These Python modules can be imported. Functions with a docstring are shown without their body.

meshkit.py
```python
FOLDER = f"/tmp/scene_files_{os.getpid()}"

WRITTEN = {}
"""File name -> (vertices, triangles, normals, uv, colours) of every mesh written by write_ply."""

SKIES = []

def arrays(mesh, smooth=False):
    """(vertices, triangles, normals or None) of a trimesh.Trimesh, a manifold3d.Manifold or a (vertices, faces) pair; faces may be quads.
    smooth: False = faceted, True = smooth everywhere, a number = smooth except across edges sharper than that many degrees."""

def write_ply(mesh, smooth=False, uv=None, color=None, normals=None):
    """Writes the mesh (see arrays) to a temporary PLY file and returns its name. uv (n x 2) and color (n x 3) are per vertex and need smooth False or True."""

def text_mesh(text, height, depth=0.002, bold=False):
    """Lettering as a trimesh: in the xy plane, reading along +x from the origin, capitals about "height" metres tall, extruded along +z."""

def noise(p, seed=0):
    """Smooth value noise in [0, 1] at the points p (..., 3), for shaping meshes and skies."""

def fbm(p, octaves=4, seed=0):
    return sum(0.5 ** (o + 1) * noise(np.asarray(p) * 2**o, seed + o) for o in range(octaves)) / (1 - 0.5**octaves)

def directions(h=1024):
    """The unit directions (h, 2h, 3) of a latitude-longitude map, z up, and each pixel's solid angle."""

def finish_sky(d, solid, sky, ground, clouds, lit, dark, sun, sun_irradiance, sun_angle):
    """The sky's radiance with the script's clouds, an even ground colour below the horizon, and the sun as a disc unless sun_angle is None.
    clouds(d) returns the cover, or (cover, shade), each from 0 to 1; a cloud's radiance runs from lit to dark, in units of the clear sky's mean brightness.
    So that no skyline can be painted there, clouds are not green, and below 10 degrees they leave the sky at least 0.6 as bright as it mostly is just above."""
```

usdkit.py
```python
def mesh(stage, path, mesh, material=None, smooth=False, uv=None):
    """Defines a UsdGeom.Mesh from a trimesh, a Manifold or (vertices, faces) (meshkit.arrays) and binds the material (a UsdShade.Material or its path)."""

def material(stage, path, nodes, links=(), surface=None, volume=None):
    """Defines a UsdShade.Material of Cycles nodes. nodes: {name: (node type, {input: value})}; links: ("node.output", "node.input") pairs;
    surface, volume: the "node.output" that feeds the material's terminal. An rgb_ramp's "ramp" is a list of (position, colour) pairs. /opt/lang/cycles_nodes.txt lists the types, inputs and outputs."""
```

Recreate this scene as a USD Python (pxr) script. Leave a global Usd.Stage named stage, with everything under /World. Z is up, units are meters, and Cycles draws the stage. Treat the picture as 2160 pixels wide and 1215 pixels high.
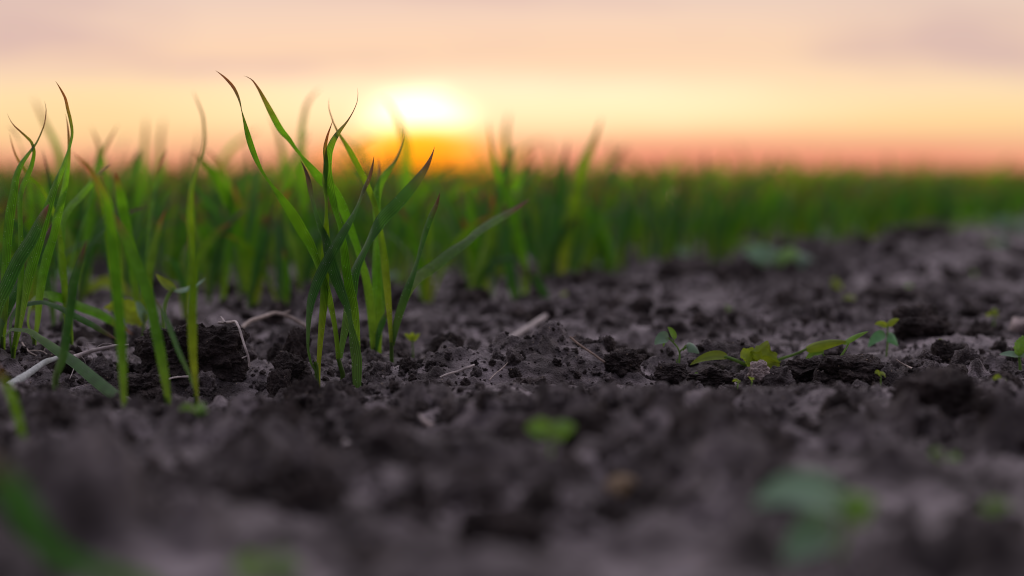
import math
import numpy as np
import trimesh
from scipy.spatial import cKDTree
from scipy.ndimage import gaussian_filter, maximum_filter
from scipy.interpolate import CubicSpline, PchipInterpolator
import meshkit, usdkit
from pxr import Usd, UsdGeom, UsdLux, UsdShade, Gf, Sdf, Vt

stage = Usd.Stage.CreateInMemory()
UsdGeom.SetStageUpAxis(stage, 'Z'); UsdGeom.SetStageMetersPerUnit(stage, 1.0)
UsdGeom.Xform.Define(stage, '/World'); UsdGeom.Scope.Define(stage, '/World/Looks')
rng = np.random.default_rng(7)

# ------------------------------------------------------------------ camera, sky, sun, exposure
CAM = np.array([0.0, 0.0, 0.100])
FPX = 6000.0                                   # focal length in pixels of the 2160 px wide photograph
HORIZON = 364.0
PITCH = math.atan((607.5 - HORIZON) / FPX)     # looking slightly down
FOCUS = 1.40
cam = UsdGeom.Camera.Define(stage, '/World/camera')
cam.AddTranslateOp().Set(Gf.Vec3d(*CAM)); cam.AddRotateXOp().Set(90.0 - math.degrees(PITCH))
cam.CreateHorizontalApertureAttr(36.0); cam.CreateFocalLengthAttr(100.0)
cam.CreateFStopAttr(6.5); cam.CreateFocusDistanceAttr(FOCUS)
cam.CreateClippingRangeAttr((0.02, 10000.0))
cam.CreateExposureAttr(0.05)

SUN = np.array([(878 - 1080) / FPX, 1.0, (HORIZON - 300) / FPX]); SUN /= np.linalg.norm(SUN)
SUN_EL, SUN_ROT = math.asin(SUN[2]), math.atan2(SUN[0], SUN[1])
sun = UsdLux.DistantLight.Define(stage, '/World/sun')
sun.CreateIntensityAttr(1.1); sun.CreateAngleAttr(1.0); sun.CreateColorAttr(Gf.Vec3f(1.0, 0.62, 0.30)); sun.CreateNormalizeAttr(True)
zx = np.cross([0, 0, 1.0], SUN); zx /= np.linalg.norm(zx); zy = np.cross(SUN, zx)
sun.AddTransformOp().Set(Gf.Matrix4d(*zx, 0, *zy, 0, *SUN, 0, 0, 0, 0, 1))

def srgb(*c):
    c = np.array(c, float) / 255
    return np.where(c < 0.04045, c / 12.92, ((c + 0.055) / 1.055) ** 2.4)

STR = 0.1
def sk(c, k=1.0): return tuple(np.asarray(c) * k)
# thin evening cloud: colour by height above the horizon (ramp position = sin(elevation) ** 0.4)
def rp(z): return max(z, 0) ** 0.4
ramp = [(0.0, srgb(230, 134, 110)), (rp(0.004), srgb(237, 152, 124)), (rp(0.010), srgb(247, 190, 146)), (rp(0.018), srgb(254, 219, 160)), (rp(0.026), srgb(254, 227, 178)),
        (rp(0.034), srgb(250, 222, 186)), (rp(0.042), srgb(243, 212, 184)), (rp(0.050), srgb(242, 214, 190)), (rp(0.058), srgb(234, 209, 192)), (rp(0.068), srgb(224, 204, 196)),
        (rp(0.12), srgb(230, 216, 216)), (rp(0.25), srgb(230, 222, 230)), (rp(0.5), srgb(227, 223, 238)), (rp(0.8), srgb(224, 221, 240)), (1.0, srgb(223, 220, 240))]
def vec(name, a): return a
sky_nodes = {
    'tc': ('texture_coordinate', {}),
    'sky': ('sky_texture', {'sky_type': 'single_scattering', 'sun_disc': False, 'sun_elevation': SUN_EL, 'sun_rotation': SUN_ROT, 'air_density': 1.0, 'aerosol_density': 1.5}),
    'sep': ('separate_xyz', {}),
    # streaky clouds: noise stretched along the horizon bends the height at which the colours sit
    'mp': ('mapping', {'mapping_type': 'point', 'scale': (4.0, 4.0, 75.0)}),
    'nz': ('noise_texture', {'scale': 1.0, 'detail': 4.0, 'roughness': 0.5}),
    'nm': ('math', {'math_type': 'subtract', 'value2': 0.5}),
    'nk': ('math', {'math_type': 'multiply', 'value2': 0.024}),
    'za': ('math', {'math_type': 'add'}),
    'zc': ('math', {'math_type': 'maximum', 'value2': 0.0}),
    'zp': ('math', {'math_type': 'power', 'value2': 0.4}),
    'ramp': ('rgb_ramp', {'ramp': ramp}),
    # away from the sunset the sky is dimmer and bluer
    'mp2': ('mapping', {'mapping_type': 'point', 'location': (3.1, 0.7, 0.2), 'scale': (7.0, 7.0, 52.0), 'rotation': (0.0, 0.035, 0.0)}),
    'n2': ('noise_texture', {'scale': 1.0, 'detail': 5.0, 'roughness': 0.55, 'distortion': 0.4}),
    'cm': ('map_range', {'range_type': 'smoothstep', 'from_min': 0.41, 'from_max': 0.62, 'to_min': 0.0, 'to_max': 0.8, 'clamp': True}),
    'ch': ('map_range', {'range_type': 'smoothstep', 'from_min': 0.026, 'from_max': 0.040, 'to_min': 0.0, 'to_max': 1.0, 'clamp': True}),
    'cf': ('math', {'math_type': 'multiply'}),
    'cl': ('mix', {'mix_type': 'mix', 'color2': srgb(208, 182, 181)}),
    'mp3': ('mapping', {'mapping_type': 'point', 'scale': (16.0, 16.0, 90.0)}),
    'n3': ('noise_texture', {'scale': 1.0, 'detail': 4.0, 'roughness': 0.55}),
    'n3m': ('math', {'math_type': 'multiply_add', 'value2': 0.018, 'value3': -0.009}),
    'zw': ('math', {'math_type': 'add'}),
    'dw': ('combine_xyz', {}),
    # the deck of cloud over the glow ends in a flat lower edge
    'dk': ('map_range', {'range_type': 'smoothstep', 'from_min': (HORIZON - 202) / FPX, 'from_max': (HORIZON - 172) / FPX, 'to_min': 1.0, 'to_max': 0.12, 'clamp': True}),
    'hd': ('math', {'math_type': 'multiply'}),
    'ym': ('map_range', {'range_type': 'smoothstep', 'from_min': 0.45, 'from_max': -0.95, 'to_min': 0.0, 'to_max': 1.0, 'clamp': True}),
    'east': ('mix', {'mix_type': 'multiply', 'color2': (0.22, 0.23, 0.30)}),
    # glow of the low sun, wider than high
    'g0': ('vector_math', {'math_type': 'subtract', 'vector2': (SUN[0] + 0.030, SUN[1], (HORIZON - 222) / FPX)}),
    'g1': ('vector_math', {'math_type': 'multiply', 'vector2': (1 / 0.18, 1.0, 1 / 0.018)}),
    'g2': ('vector_math', {'math_type': 'length'}),
    'g3': ('map_range', {'range_type': 'smootherstep', 'from_min': 0.0, 'from_max': 1.0, 'to_min': 1.0, 'to_max': 0.0, 'clamp': True}),
    'g4': ('mix', {'mix_type': 'add', 'color2': (0.26, 0.19, 0.17)}),
    'h0': ('vector_math', {'math_type': 'subtract', 'vector2': (SUN[0] + 0.001, SUN[1], (HORIZON - 254) / FPX)}),
    'h1': ('vector_math', {'math_type': 'multiply', 'vector2': (1 / 0.028, 1.0, 1 / 0.0125)}),
    'h2': ('vector_math', {'math_type': 'length'}),
    'h3': ('map_range', {'range_type': 'smootherstep', 'from_min': 0.15, 'from_max': 1.0, 'to_min': 1.0, 'to_max': 0.0, 'clamp': True}),
    'h4': ('mix', {'mix_type': 'add', 'color2': (1.3, 1.15, 0.75)}),
    'y0': ('vector_math', {'math_type': 'subtract', 'vector2': (SUN[0], SUN[1], (HORIZON - 300) / FPX)}),
    'y1': ('vector_math', {'math_type': 'multiply', 'vector2': (1 / 0.036, 1.0, 1 / 0.0095)}),
    'y2': ('vector_math', {'math_type': 'length'}),
    'y3': ('map_range', {'range_type': 'smootherstep', 'from_min': 0.05, 'from_max': 1.0, 'to_min': 1.0, 'to_max': 0.0, 'clamp': True}),
    'y4': ('mix', {'mix_type': 'mix', 'color2': (1.5, 0.90, 0.06)}),
    # reddened air right under the sun
    'o0': ('vector_math', {'math_type': 'subtract', 'vector2': (SUN[0], SUN[1], (HORIZON - 345) / FPX)}),
    'o1': ('vector_math', {'math_type': 'multiply', 'vector2': (1 / 0.056, 1.0, 1 / 0.0128)}),
    'o2': ('vector_math', {'math_type': 'length'}),
    'o3': ('map_range', {'range_type': 'smootherstep', 'from_min': 0.05, 'from_max': 1.0, 'to_min': 1.0, 'to_max': 0.0, 'clamp': True}),
    'o4': ('mix', {'mix_type': 'mix', 'color2': (1.5, 0.42, 0.004)}),
    'k': ('mix', {'mix_type': 'multiply', 'fac': 1.0, 'color2': (10.0, 10.0, 10.0)}),
    'cov': ('mix', {'mix_type': 'mix', 'fac': 0.92}),
    'bg': ('background_shader', {'strength': STR}),
}
sky_links = [('tc.generated', 'sep.vector'), ('tc.generated', 'mp.vector'), ('mp.vector', 'nz.vector'), ('nz.fac', 'nm.value1'), ('nm.value', 'nk.value1'),
             ('sep.z', 'za.value1'), ('nk.value', 'za.value2'), ('za.value', 'zc.value1'), ('zc.value', 'zp.value1'), ('zp.value', 'ramp.fac'),
             ('tc.generated', 'mp2.vector'), ('mp2.vector', 'n2.vector'), ('n2.fac', 'cm.value'), ('za.value', 'ch.value'), ('cm.result', 'cf.value1'), ('ch.result', 'cf.value2'), ('cf.value', 'cl.fac'), ('ramp.color', 'cl.color1'),
             ('tc.generated', 'mp3.vector'), ('mp3.vector', 'n3.vector'), ('n3.fac', 'n3m.value1'), ('sep.z', 'zw.value1'), ('n3m.value', 'zw.value2'), ('sep.x', 'dw.x'), ('sep.y', 'dw.y'), ('zw.value', 'dw.z'),
             ('zw.value', 'dk.value'), ('h3.result', 'hd.value1'), ('dk.result', 'hd.value2'), ('hd.value', 'h4.fac'),
             ('sep.y', 'ym.value'), ('ym.result', 'east.fac'), ('cl.color', 'east.color1'),
             ('dw.vector', 'g0.vector1'), ('g0.vector', 'g1.vector1'), ('g1.vector', 'g2.vector1'), ('g2.value', 'g3.value'), ('g3.result', 'g4.fac'), ('east.color', 'g4.color1'),
             ('dw.vector', 'h0.vector1'), ('h0.vector', 'h1.vector1'), ('h1.vector', 'h2.vector1'), ('h2.value', 'h3.value'), ('g4.color', 'h4.color1'),
             ('dw.vector', 'o0.vector1'), ('o0.vector', 'o1.vector1'), ('o1.vector', 'o2.vector1'), ('o2.value', 'o3.value'), ('o3.result', 'o4.fac'), ('dw.vector', 'y0.vector1'), ('y0.vector', 'y1.vector1'), ('y1.vector', 'y2.vector1'), ('y2.value', 'y3.value'), ('y3.result', 'y4.fac'), ('h4.color', 'y4.color1'), ('y4.color', 'o4.color1'),
             ('o4.color', 'k.color1'), ('sky.color', 'cov.color1'), ('k.color', 'cov.color2'), ('cov.color', 'bg.color')]
sky_mat = usdkit.material(stage, '/World/Looks/evening_sky', sky_nodes, sky_links, surface='bg.background')
dome = UsdLux.DomeLight.Define(stage, '/World/sky')
dome.CreateIntensityAttr(1.0)
UsdShade.MaterialBindingAPI.Apply(dome.GetPrim()).Bind(sky_mat)
dome.GetPrim().SetCustomDataByKey('kind', 'structure')

# ------------------------------------------------------------------ helpers
CP, SP = math.cos(PITCH), math.sin(PITCH)
def at(px, py, Y):
    """The point seen at pixel (px, py) of the photograph at world distance Y."""
    a, b = (px - 1080) / FPX, -(py - 607.5) / FPX
    d = np.array([a, CP + b * SP, -SP + b * CP])
    return CAM + d * (Y / d[1])
def size(px, Y): return px * Y / FPX

names = {}
def numbered(parent, name):
    k = names.get((parent, name), 0); names[(parent, name)] = k + 1
    return name if k == 0 else f'{name}_{k:03d}'
def tag(prim, label=None, cat=None, group=None, kind=None):
    for k, v in (('label', label), ('category', cat), ('group', group), ('kind', kind)):
        if v: prim.SetCustomDataByKey(k, v)
    return prim
def thing(name, label, cat, loc=(0, 0, 0), group=None):
    x = UsdGeom.Xform.Define(stage, '/World/' + numbered('/World', name))
    x.AddTranslateOp().Set(Gf.Vec3d(*map(float, loc)))
    tag(x.GetPrim(), label, cat, group)
    return x
def obj(name, mesh, mat, parent=None, uv=None, smooth=True):
    pp = str(parent.GetPath()) if parent is not None else '/World'
    return usdkit.mesh(stage, f'{pp}/{numbered(pp, name)}', mesh, mat, smooth=smooth, uv=uv)
def shift(mesh, o):
    v, f = mesh[0], mesh[1]
    return (np.asarray(v) - np.asarray(o), f)
def smoothstep(a, b, x):
    t = np.clip((x - a) / (b - a), 0, 1); return t * t * (3 - 2 * t)

# ------------------------------------------------------------------ materials
def leaf_material(name, base, mid, tip, trans, vein=0.28, fac=0.42, rough=0.5, n_veins=6.0, spec=0.32, spots=False):
    n = {'uv': ('uvmap', {'attribute': 'st'}), 'sep': ('separate_xyz', {}), 'oi': ('object_info', {}),
         'ramp': ('rgb_ramp', {'ramp': [(0.0, base), (0.16, base), (0.36, mid), (0.78, mid), (0.93, tip), (1.0, tip)]}),
         'v1': ('math', {'math_type': 'multiply', 'value2': n_veins * 2 * math.pi}), 'v2': ('math', {'math_type': 'sine'}),
         'v3': ('map_range', {'from_min': -1.0, 'from_max': 1.0, 'to_min': 1 - vein, 'to_max': 1 + vein}),
         'pos': ('geometry', {}), 'nz': ('noise_texture', {'scale': 160.0, 'detail': 3.0}),
         'nr': ('map_range', {'from_min': 0.25, 'from_max': 0.75, 'to_min': 0.75, 'to_max': 1.25}),
         'm1': ('math', {'math_type': 'multiply'}),
         'orn': ('map_range', {'from_min': 0.0, 'from_max': 1.0, 'to_min': 0.82, 'to_max': 1.2}), 'm2': ('math', {'math_type': 'multiply'}),
         'hs': ('hsv', {'hue': 0.5, 'saturation': 1.0, 'fac': 1.0}),
         'tm': ('mix', {'mix_type': 'multiply', 'fac': 1.0, 'color2': trans}),
         'bp': ('bump', {'strength': 0.12, 'distance': 0.0002}),
         'p': ('principled_bsdf', {'roughness': rough, 'specular_ior_level': spec}),
         't': ('translucent_bsdf', {}), 'mx': ('mix_closure', {'fac': fac})}
    l = [('uv.UV', 'sep.vector'), ('sep.y', 'ramp.fac'), ('sep.x', 'v1.value1'), ('v1.value', 'v2.value1'), ('v2.value', 'v3.value'), ('pos.position', 'nz.vector'),
         ('nz.fac', 'nr.value'), ('v3.result', 'm1.value1'), ('nr.result', 'm1.value2'), ('oi.random', 'orn.value'), ('m1.value', 'm2.value1'), ('orn.result', 'm2.value2'),
         ('ramp.color', 'hs.color'), ('m2.value', 'hs.value'), ('hs.color', 'p.base_color'), ('hs.color', 'tm.color1'), ('tm.color', 't.color'),
         ('v2.value', 'bp.height'), ('bp.normal', 'p.normal'), ('p.BSDF', 'mx.closure1'), ('t.BSDF', 'mx.closure2')]
    if spots:
        n['vo'] = ('voronoi_texture', {'scale': 520.0, 'randomness': 1.0}); n['vt'] = ('math', {'math_type': 'less_than', 'value2': 0.10})
        n['vm'] = ('mix', {'mix_type': 'mix', 'color2': (0.55, 0.57, 0.55)})
        l += [('pos.position', 'vo.vector'), ('vo.distance', 'vt.value1'), ('vt.value', 'vm.fac'), ('hs.color', 'vm.color1')]
        l = [x for x in l if x != ('hs.color', 'p.base_color')] + [('vm.color', 'p.base_color')]
    return usdkit.material(stage, '/World/Looks/' + name, n, l, surface='mx.closure')

WHEAT = leaf_material('wheat_leaf', (0.12, 0.21, 0.028), (0.056, 0.162, 0.012), (0.110, 0.048, 0.035), (2.4, 2.5, 1.0), fac=0.5, spots=True)
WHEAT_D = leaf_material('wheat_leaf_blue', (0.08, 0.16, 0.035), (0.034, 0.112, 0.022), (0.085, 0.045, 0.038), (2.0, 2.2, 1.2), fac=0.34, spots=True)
WHEAT_Y = leaf_material('wheat_leaf_yellow', (0.17, 0.25, 0.028), (0.078, 0.185, 0.012), (0.120, 0.055, 0.030), (2.4, 2.1, 0.9), fac=0.5, spots=True)
STEM = leaf_material('wheat_stem', (0.20, 0.22, 0.055), (0.075, 0.150, 0.020), (0.075, 0.150, 0.020), (2.0, 2.0, 1.0), vein=0.12, fac=0.30)
WEED_G = leaf_material('weed_green', (0.15, 0.29, 0.05), (0.14, 0.30, 0.05), (0.15, 0.29, 0.05), (2.2, 2.0, 0.9), vein=0.03, fac=0.40, n_veins=2.0)
WEED_P = leaf_material('weed_pale', (0.22, 0.34, 0.22), (0.21, 0.36, 0.24), (0.21, 0.35, 0.23), (1.6, 1.6, 1.2), vein=0.02, fac=0.28, n_veins=1.0, rough=0.35)
WEED_Y = leaf_material('weed_yellow_green', (0.24, 0.34, 0.04), (0.23, 0.34, 0.035), (0.24, 0.33, 0.035), (2.0, 1.8, 0.8), vein=0.06, fac=0.5, n_veins=3.0)
WEED_B = leaf_material('weed_blue_green', (0.13, 0.28, 0.13), (0.115, 0.28, 0.13), (0.12, 0.28, 0.13), (1.8, 2.0, 1.4), vein=0.03, fac=0.35, n_veins=2.0)

WEED_S = leaf_material('weed_stem', (0.20, 0.30, 0.08), (0.22, 0.36, 0.10), (0.22, 0.36, 0.10), (1.8, 1.7, 0.9), vein=0.05, fac=0.35)

def soil_material(name, dark, light, scale, attr=None, rough=0.72, spec=0.35, bump=0.9):
    n = {'pos': ('geometry', {}), 'n1': ('noise_texture', {'scale': scale, 'detail': 6.0, 'roughness': 0.62}), 'n2': ('noise_texture', {'scale': scale * 9, 'detail': 5.0, 'roughness': 0.65}),
         'ramp': ('rgb_ramp', {'ramp': [(0.0, dark), (0.40, dark), (0.66, light), (1.0, light)]}),
         'r2': ('map_range', {'from_min': 0.25, 'from_max': 0.75, 'to_min': 0.5, 'to_max': 1.5}), 'hs': ('hsv', {'hue': 0.5, 'saturation': 1.0, 'fac': 1.0}),
         'n3': ('noise_texture', {'scale': 420.0, 'detail': 7.0, 'roughness': 0.68}), 'vo': ('voronoi_texture', {'scale': 900.0}),
         'ha': ('math', {'math_type': 'multiply_add', 'value2': 0.35}),
         'bp': ('bump', {'strength': bump, 'distance': 0.0028}),
         'fl': ('voronoi_texture', {'scale': 210.0}), 'ft': ('math', {'math_type': 'less_than', 'value2': 0.085}), 'fm': ('mix', {'mix_type': 'mix', 'color2': (0.24, 0.19, 0.13)}),
         'p': ('principled_bsdf', {'roughness': rough, 'specular_ior_level': spec})}
    l = [('pos.position', 'n1.vector'), ('pos.position', 'n2.vector'), ('pos.position', 'n3.vector'), ('pos.position', 'vo.vector'), ('pos.position', 'fl.vector'), ('n1.fac', 'ramp.fac'), ('n2.fac', 'r2.value'),
         ('r2.result', 'hs.value'), ('vo.distance', 'ha.value1'), ('n3.fac', 'ha.value3'), ('ha.value', 'bp.height'), ('bp.normal', 'p.normal'),
         ('fl.distance', 'ft.value1'), ('ft.value', 'fm.fac'), ('hs.color', 'fm.color1'), ('fm.color', 'p.base_color')]
    if attr:
        n['at'] = ('attribute', {'attribute': attr}); n['am'] = ('mix', {'mix_type': 'mix', 'color2': (0.036, 0.028, 0.026)})
        l += [('at.fac', 'am.fac'), ('ramp.color', 'am.color1'), ('am.color', 'hs.color')]
    else:
        l += [('ramp.color', 'hs.color')]
    return usdkit.material(stage, '/World/Looks/' + name, n, l, surface='p.BSDF')
SOIL = soil_material('soil', (0.054, 0.043, 0.041), (0.370, 0.325, 0.330), 19.0, attr='crumb', rough=0.72, spec=0.32)
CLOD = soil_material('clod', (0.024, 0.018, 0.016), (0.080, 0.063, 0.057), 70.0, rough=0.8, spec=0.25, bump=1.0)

def plain(name, a, b, scale, rough=0.6, stretch=(1, 1, 1)):
    return usdkit.material(stage, '/World/Looks/' + name, {'pos': ('geometry', {}), 'mp': ('mapping', {'scale': stretch}), 'n': ('noise_texture', {'scale': scale, 'detail': 5.0, 'roughness': 0.6}),
        'r': ('rgb_ramp', {'ramp': [(0.3, a), (0.7, b)]}), 'bp': ('bump', {'strength': 0.5, 'distance': 0.0004}), 'p': ('principled_bsdf', {'roughness': rough})},
        [('pos.position', 'mp.vector'), ('mp.vector', 'n.vector'), ('n.fac', 'r.fac'), ('r.color', 'p.base_color'), ('n.fac', 'bp.height'), ('bp.normal', 'p.normal')], surface='p.BSDF')
STRAW = plain('dry_straw', (0.20, 0.16, 0.13), (0.42, 0.35, 0.30), 300.0)
ROOT = plain('pale_root', (0.24, 0.21, 0.19), (0.46, 0.41, 0.39), 350.0)
GREYR = plain('grey_root', (0.22, 0.25, 0.24), (0.40, 0.44, 0.42), 350.0)
TWIG = plain('brown_twig', (0.10, 0.065, 0.045), (0.28, 0.20, 0.15), 400.0)
STONE = plain('pale_stone', (0.12, 0.09, 0.08), (0.46, 0.38, 0.35), 120.0)
TAN = plain('tan_leaf', (0.13, 0.085, 0.04), (0.22, 0.15, 0.07), 120.0)

# ------------------------------------------------------------------ the ground
def axis_samples(pieces):
    out = []
    for a, b, s0, s1 in pieces:                     # from a to b, spacing growing from s0 to s1
        x = a
        while x < b - 1e-9:
            out.append(x); t = (x - a) / (b - a); x += s0 * (s1 / s0) ** t
    return np.array(out)
xh = axis_samples([(0.0, 0.33, 0.00135, 0.00135), (0.33, 0.8, 0.0018, 0.02), (0.8, 5, 0.02, 0.25), (5, 900, 0.25, 120)])
gx = np.concatenate([-xh[:0:-1], xh])
yf = axis_samples([(0.30, 0.62, 0.008, 0.003), (0.62, 1.12, 0.0022, 0.0016), (1.12, 1.68, 0.00125, 0.00125), (1.68, 2.6, 0.0014, 0.005), (2.6, 6, 0.005, 0.04), (6, 30, 0.04, 0.6), (30, 1500, 0.6, 220)])
yb = axis_samples([(-0.30, 3, 0.01, 0.2), (3, 900, 0.2, 150)])
gy = np.concatenate([-yb[:0:-1], yf[yf > 0.301]])
GX, GY = np.meshgrid(gx, gy)
P2 = np.stack([GX, GY, np.zeros_like(GX)], -1)
H = 0.016 * (meshkit.fbm(P2 * 3.1, 3, 11) - 0.5) + 0.017 * (meshkit.fbm(P2 * 13, 3, 5) - 0.5)
near = (GY > 0.25) & (GY < 9) & (np.abs(GX) < 2.2)
fine = np.zeros_like(H)
q = P2[near]
fine[near] = 0.010 * np.abs(meshkit.fbm(q * 38, 3, 3) - 0.5) + 0.0044 * (meshkit.fbm(q * 95, 3, 9) - 0.5) + 0.0032 * (meshkit.fbm(q * 260, 3, 21) - 0.5)
H += fine
def mound(px, py, Y, h, sx, sy):
    c = at(px, py, Y)
    global H
    H += h * np.exp(-((GX - c[0]) / sx) ** 2 / 2 - ((GY - c[1]) / sy) ** 2 / 2)
mound(1130, 790, 1.46, 0.010, 0.045, 0.030)
mound(1240, 770, 1.47, 0.005, 0.020, 0.020)
mound(650, 830, 1.30, 0.006, 0.030, 0.020)
mound(1640, 850, 1.24, 0.010, 0.055, 0.030)
mound(1960, 800, 1.34, 0.007, 0.040, 0.030)
mound(1950, 730, 1.60, 0.006, 0.035, 0.030)
mound(1250, 880, 1.10, 0.010, 0.022, 0.022)
mound(1480, 930, 1.06, 0.007, 0.030, 0.030)
mound(390, 800, 1.43, -0.002, 0.060, 0.030)
mound(1950, 560, 2.80, 0.020, 0.10, 0.10)
mound(1040, 640, 2.20, 0.012, 0.08, 0.05)

def H_at(x, y):
    x, y = np.atleast_1d(x).astype(float), np.atleast_1d(y).astype(float)
    i = np.clip(np.searchsorted(gx, x) - 1, 0, len(gx) - 2); j = np.clip(np.searchsorted(gy, y) - 1, 0, len(gy) - 2)
    tx = np.clip((x - gx[i]) / (gx[i + 1] - gx[i]), 0, 1); ty = np.clip((y - gy[j]) / (gy[j + 1] - gy[j]), 0, 1)
    return (H[j, i] * (1 - tx) + H[j, i + 1] * tx) * (1 - ty) + (H[j + 1, i] * (1 - tx) + H[j + 1, i + 1] * tx) * ty
def anchor(px, py, Y, s=0.014):
    """Brings the ground to the point where a plant is seen to leave it."""
    global H
    c = at(px, py, Y)
    d = c[2] - H_at(c[0], c[1])[0]
    w_ = (slice(*np.searchsorted(gy, (c[1] - 5 * s, c[1] + 5 * s))), slice(*np.searchsorted(gx, (c[0] - 5 * s, c[0] + 5 * s))))
    H[w_] += d * np.exp(-((GX[w_] - c[0]) ** 2 + (GY[w_] - c[1]) ** 2) / (2 * s * s))
HERO_BASES = [(668, 787, 1.400), (722, 788, 1.405), (752, 792, 1.395), (792, 756, 1.52), (826, 774, 1.47), (28, 757, 1.43), (72, 727, 1.47), (4, 735, 1.44), (148, 733, 1.52),
              (263, 887, 1.17), (352, 862, 1.20), (413, 858, 1.22), (120, 806, 1.24), (1432, 768, 1.46), (1868, 748, 1.53), (1605, 780, 1.45), (870, 757, 1.58), (1210, 660, 2.05), (708, 932, 1.085), (898, 894, 1.15), (1160, 927, 0.93), (1310, 1034, 0.90), (1770, 1180, 0.74)]
for b in HERO_BASES: anchor(*b)

# crumbs pressed into the surface
crumb = np.zeros_like(H)
def crumb_density(x, y):
    return smoothstep(0.38, 0.62, meshkit.fbm(np.stack([x * 8.5, y * 8.5, 0 * x], -1), 3, 31))
Nf1 = np.zeros_like(H); Nf2 = np.zeros_like(H)
Nf1[near] = meshkit.fbm(q * 75, 4, 61) - 0.5; Nf2[near] = meshkit.fbm(q * 330, 3, 62) - 0.5
def stamp(n, y0, y1, pw, rmin, ex, rmax, hf, base_p, seed, wide=0.6):
    r_ = np.random.default_rng(seed)
    cy = y0 + (y1 - y0) * r_.random(n) ** pw; cx = (r_.random(n) - 0.5) * (0.40 * cy + wide)
    k_ = r_.random(n) < base_p + (1 - base_p) * crumb_density(cx, cy)
    cx, cy = cx[k_], cy[k_]; n = len(cx)
    cr = np.minimum(rmin * (1 - r_.random(n)) ** -ex, rmax)
    for x, y, r, a, th, o in sorted(zip(cx, cy, cr, 0.65 + 0.7 * r_.random(n), r_.random(n) * np.pi, r_.random(n)), key=lambda t: -t[2]):
        R = r * 1.6
        i0, i1 = np.searchsorted(gx, (x - R, x + R)); j0, j1 = np.searchsorted(gy, (y - R, y + R))
        if i1 - i0 < 1 or j1 - j0 < 1: continue
        dx, dy = GX[j0:j1, i0:i1] - x, GY[j0:j1, i0:i1] - y
        u, v = dx * math.cos(th) + dy * math.sin(th), -dx * math.sin(th) + dy * math.cos(th)
        e = 1 - (u / r) ** 2 - (v / (r * a)) ** 2
        s_ = e + 2.2 * (Nf1 if r > 0.006 else Nf2)[j0:j1, i0:i1] * (e > -1.2)
        b = np.clip(s_, 0, 1.2) ** 0.6 * r * hf
        H[j0:j1, i0:i1] += b
        crumb[j0:j1, i0:i1] = np.maximum(crumb[j0:j1, i0:i1], smoothstep(0, 0.3, s_) * ((0.15 + 0.6 * o + (0.25 if y > 2.6 else 0)) if r > 0.006 else (0.3 + 0.7 * o)))
stamp(700, 0.60, 4.0, 1.3, 0.010, 0.5, 0.026, 0.42, 0.25, 71)
stamp(1500, 2.6, 9.0, 1.3, 0.012, 0.5, 0.034, 0.34, 0.6, 70)
stamp(220, 0.60, 1.25, 0.9, 0.009, 0.5, 0.022, 0.60, 0.5, 79)
stamp(2600, 0.86, 3.2, 1.2, 0.0045, 0.5, 0.010, 0.55, 0.15, 72)
stamp(14000, 1.0, 2.4, 1.1, 0.0011, 0.60, 0.0045, 0.6, 0.10, 73, 0.2)
for b in HERO_BASES: anchor(*b, s=0.008)
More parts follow.
